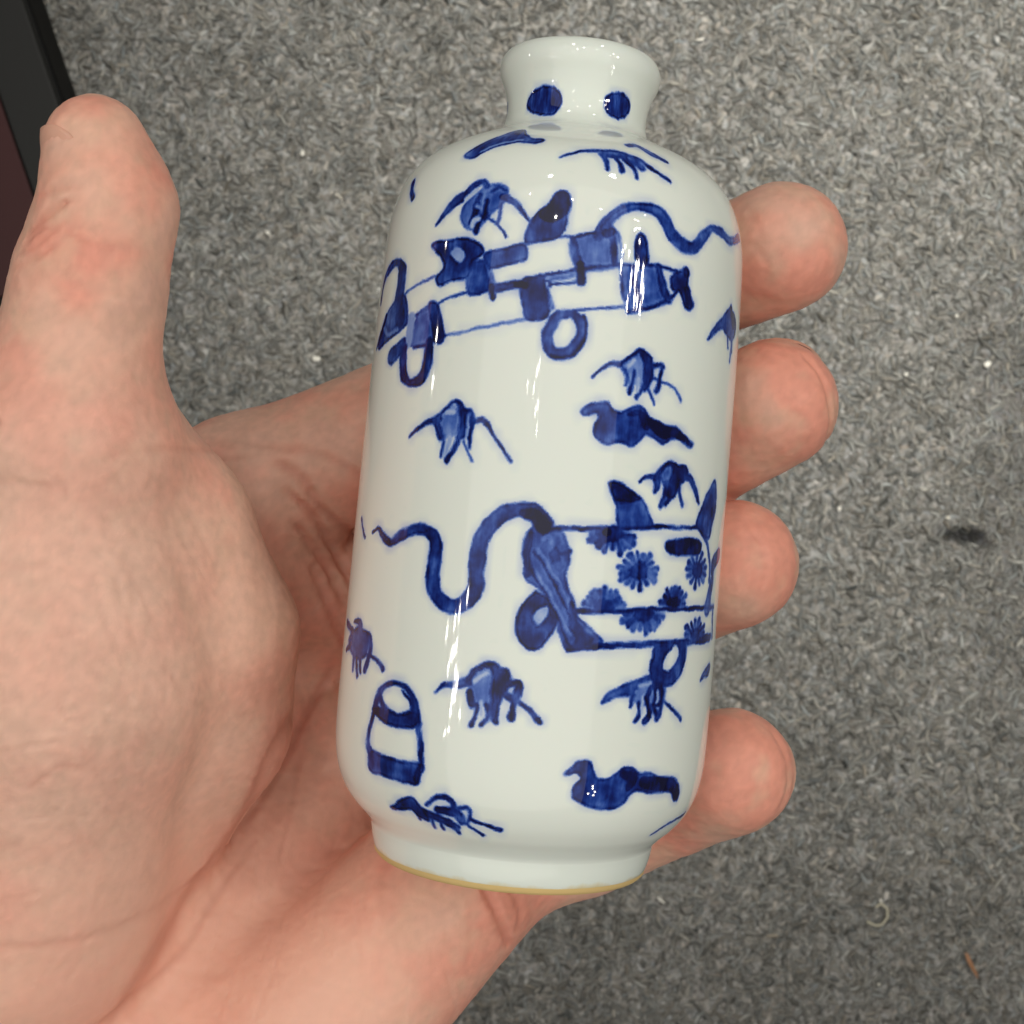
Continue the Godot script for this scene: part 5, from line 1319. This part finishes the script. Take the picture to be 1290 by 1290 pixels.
func _ready() -> void:
	var cam := Camera3D.new()
	cam.name = "camera"
	cam.position = Vector3(0, CAMERA_HEIGHT, 0)
	cam.rotation_degrees = Vector3(-90, 0, 0)
	cam.fov = 40.0
	cam.near = 0.02
	cam.far = 50.0
	add_child(cam)
	cam.current = true
	var lens := CameraAttributesPhysical.new()      # the carpet lies a little out of focus
	lens.frustum_focal_length = 12.0 / tan(deg_to_rad(20.0))
	lens.frustum_focus_distance = 0.17
	lens.frustum_near = 0.02
	lens.frustum_far = 50.0
	lens.exposure_aperture = 58.0
	cam.attributes = lens

	var env := Environment.new()
	env.background_mode = Environment.BG_COLOR
	env.background_color = Color(0.80, 0.785, 0.76)
	env.background_energy_multiplier = 0.18
	env.tonemap_mode = Environment.TONE_MAPPER_LINEAR
	env.tonemap_exposure = 1.0
	env.sdfgi_enabled = true
	env.ssao_enabled = true
	env.ssil_enabled = true
	var we := WorldEnvironment.new()
	we.environment = env
	add_child(we)

	# the hall's ceiling: rows of small spots, whose images glint in the glaze
	var panel := AreaLight3D.new()  # unseen soft panel, added for overhead base light
	panel.name = "overhead_fill_light"
	panel.area_size = Vector2(4.2, 4.0)
	panel.light_energy = 4.7
	panel.light_color = Color(1.0, 0.98, 0.945)
	panel.area_range = 8.0
	panel.shadow_enabled = true
	add_child(panel)
	panel.look_at_from_position(HOLD + Vector3(-0.1, 2.2, 0.05), HOLD, Vector3.RIGHT)
	var spot := SpotLight3D.new()          # a ceiling spot at the upper right that pools on the carpet
	spot.name = "carpet_spot_light"
	spot.light_energy = 11.0
	spot.light_color = Color(1.0, 0.985, 0.94)
	spot.light_size = 0.06
	spot.spot_range = 6.0
	spot.spot_attenuation = 2.0
	spot.spot_angle = 17.0
	spot.spot_angle_attenuation = 1.0
	spot.shadow_enabled = true
	add_child(spot)
	spot.look_at_from_position(Vector3(0.9, 2.8, -1.05), Vector3(0.42, 0, -0.52), Vector3.UP)
	omni("spot_light", Vector3(-1.43, 2.52, -0.02), 0.02, 0.012, Color(1.0, 0.98, 0.935))
	omni("spot_light", Vector3(-1.55, 2.41, 0.00), 0.02, 0.012, Color(1.0, 0.98, 0.935))
	omni("spot_light", Vector3(-1.61, 2.34, 0.01), 0.02, 0.012, Color(1.0, 0.98, 0.935))
	omni("spot_light", Vector3(-1.73, 2.21, 0.02), 0.02, 0.012, Color(1.0, 0.98, 0.935))
	omni("spot_light", Vector3(-1.61, 2.34, 0.07), 0.02, 0.012, Color(1.0, 0.98, 0.935))
	omni("spot_light", Vector3(-1.55, 2.41, 0.06), 0.02, 0.012, Color(1.0, 0.98, 0.935))
	omni("spot_light", Vector3(-1.59, 2.37, 0.07), 0.02, 0.012, Color(1.0, 0.98, 0.935))
	omni("spot_light", Vector3(-1.65, 2.30, 0.09), 0.02, 0.012, Color(1.0, 0.98, 0.935))
	omni("spot_light", Vector3(-1.52, 2.44, 0.11), 0.02, 0.012, Color(1.0, 0.98, 0.935))
	omni("spot_light", Vector3(-1.47, 2.47, 0.13), 0.02, 0.012, Color(1.0, 0.98, 0.935))
	omni("spot_light", Vector3(-1.54, 2.42, 0.15), 0.02, 0.012, Color(1.0, 0.98, 0.935))
	omni("spot_light", Vector3(-1.50, 2.45, 0.15), 0.02, 0.012, Color(1.0, 0.98, 0.935))
	omni("spot_light", Vector3(-1.55, 2.40, 0.18), 0.02, 0.012, Color(1.0, 0.98, 0.935))
	omni("spot_light", Vector3(-1.38, 2.55, 0.20), 0.02, 0.012, Color(1.0, 0.98, 0.935))
	omni("spot_light", Vector3(-1.55, 2.39, 0.24), 0.02, 0.012, Color(1.0, 0.98, 0.935))
	omni("spot_light", Vector3(-1.61, 2.33, 0.25), 0.02, 0.012, Color(1.0, 0.98, 0.935))
	omni("spot_light", Vector3(-0.34, 2.99, -0.35), 0.005, 0.01, Color(1.0, 0.98, 0.935))
	omni("spot_light", Vector3(-0.38, 2.98, -0.34), 0.005, 0.01, Color(1.0, 0.98, 0.935))
	omni("spot_light", Vector3(-0.56, 2.94, -0.33), 0.005, 0.01, Color(1.0, 0.98, 0.935))
	omni("spot_light", Vector3(-0.42, 2.98, -0.31), 0.005, 0.01, Color(1.0, 0.98, 0.935))
	omni("spot_light", Vector3(-0.30, 3.00, -0.27), 0.005, 0.01, Color(1.0, 0.98, 0.935))
	omni("spot_light", Vector3(-0.34, 3.00, -0.26), 0.005, 0.01, Color(1.0, 0.98, 0.935))
	omni("spot_light", Vector3(-0.28, 3.01, -0.22), 0.005, 0.01, Color(1.0, 0.98, 0.935))
	omni("spot_light", Vector3(1.61, 2.11, -0.85), 0.042, 0.014, Color(1.0, 0.98, 0.935))
	omni("spot_light", Vector3(1.50, 2.31, -0.71), 0.042, 0.014, Color(1.0, 0.98, 0.935))
	omni("spot_light", Vector3(1.45, 2.35, -0.74), 0.042, 0.014, Color(1.0, 0.98, 0.935))
	omni("spot_light", Vector3(1.55, 2.31, -0.60), 0.042, 0.014, Color(1.0, 0.98, 0.935))
	omni("spot_light", Vector3(1.46, 2.40, -0.59), 0.042, 0.014, Color(1.0, 0.98, 0.935))
	omni("spot_light", Vector3(1.50, 2.36, -0.60), 0.042, 0.014, Color(1.0, 0.98, 0.935))
	omni("spot_light", Vector3(1.57, 2.32, -0.51), 0.042, 0.014, Color(1.0, 0.98, 0.935))
	omni("spot_light", Vector3(1.31, 2.55, -0.49), 0.042, 0.014, Color(1.0, 0.98, 0.935))
	omni("spot_light", Vector3(1.40, 2.50, -0.44), 0.042, 0.014, Color(1.0, 0.98, 0.935))
	omni("spot_light", Vector3(1.27, 2.60, -0.46), 0.042, 0.014, Color(1.0, 0.98, 0.935))
	omni("spot_light", Vector3(1.58, 2.34, -0.38), 0.042, 0.014, Color(1.0, 0.98, 0.935))
	omni("spot_light", Vector3(1.26, 2.61, -0.41), 0.042, 0.014, Color(1.0, 0.98, 0.935))
	omni("spot_light", Vector3(1.54, 2.38, -0.38), 0.042, 0.014, Color(1.0, 0.98, 0.935))
	omni("spot_light", Vector3(1.67, 2.25, -0.36), 0.042, 0.014, Color(1.0, 0.98, 0.935))
	omni("spot_light", Vector3(1.55, 2.38, -0.36), 0.042, 0.014, Color(1.0, 0.98, 0.935))
	omni("spot_light", Vector3(1.66, 2.26, -0.34), 0.042, 0.014, Color(1.0, 0.98, 0.935))
	omni("spot_light", Vector3(1.47, 2.45, -0.36), 0.042, 0.014, Color(1.0, 0.98, 0.935))
	omni("spot_light", Vector3(1.70, 2.22, -0.32), 0.042, 0.014, Color(1.0, 0.98, 0.935))
	omni("spot_light", Vector3(1.61, 2.32, -0.31), 0.042, 0.014, Color(1.0, 0.98, 0.935))
	omni("spot_light", Vector3(1.56, 2.37, -0.32), 0.042, 0.014, Color(1.0, 0.98, 0.935))
	omni("spot_light", Vector3(1.44, 2.49, -0.32), 0.042, 0.014, Color(1.0, 0.98, 0.935))
	omni("spot_light", Vector3(1.67, 2.26, -0.29), 0.042, 0.014, Color(1.0, 0.98, 0.935))
	omni("spot_light", Vector3(-2.10, 1.23, -0.73), 0.03, 0.012, Color(1.0, 0.98, 0.935))
	omni("spot_light", Vector3(-2.10, 1.24, -0.53), 0.03, 0.012, Color(1.0, 0.98, 0.935))
	omni("spot_light", Vector3(-2.10, 1.26, -0.44), 0.03, 0.012, Color(1.0, 0.98, 0.935))
	omni("spot_light", Vector3(1.42, 2.15, 1.09), 0.03, 0.02, Color(1.0, 0.98, 0.935))
	omni("spot_light", Vector3(1.34, 2.26, 1.06), 0.03, 0.02, Color(1.0, 0.98, 0.935))
	omni("spot_light", Vector3(1.46, 2.17, 1.02), 0.03, 0.02, Color(1.0, 0.98, 0.935))
	omni("spot_light", Vector3(1.43, 2.24, 0.95), 0.03, 0.02, Color(1.0, 0.98, 0.935))
	omni("spot_light", Vector3(1.44, 2.26, 0.91), 0.03, 0.02, Color(1.0, 0.98, 0.935))
	omni("spot_light", Vector3(-0.27, 2.21, -1.74), 0.08, 0.04, Color(1.0, 0.98, 0.935))
	omni("spot_light", Vector3(-0.28, 2.22, -1.73), 0.08, 0.04, Color(1.0, 0.98, 0.935))
	omni("spot_light", Vector3(-0.28, 2.23, -1.72), 0.08, 0.04, Color(1.0, 0.98, 0.935))
	omni("spot_light", Vector3(0.95, 1.94, -1.70), 0.08, 0.04, Color(1.0, 0.98, 0.935))
	omni("spot_light", Vector3(0.92, 1.86, -1.76), 0.08, 0.04, Color(1.0, 0.98, 0.935))
	omni("spot_light", Vector3(0.89, 1.93, -1.74), 0.08, 0.04, Color(1.0, 0.98, 0.935))
	omni("spot_light", Vector3(-0.95, 2.95, -1.67), 0.1, 0.02, Color(1.0, 0.98, 0.935))
	omni("spot_light", Vector3(-0.23, 2.95, -0.83), 0.1, 0.02, Color(1.0, 0.98, 0.935))
	omni("spot_light", Vector3(0.17, 2.95, -1.34), 0.1, 0.02, Color(1.0, 0.98, 0.935))
	omni("spot_light", Vector3(0.87, 2.95, -1.09), 0.1, 0.02, Color(1.0, 0.98, 0.935))

	make_carpet()
	make_small_things()
	make_vase()
	make_hand()
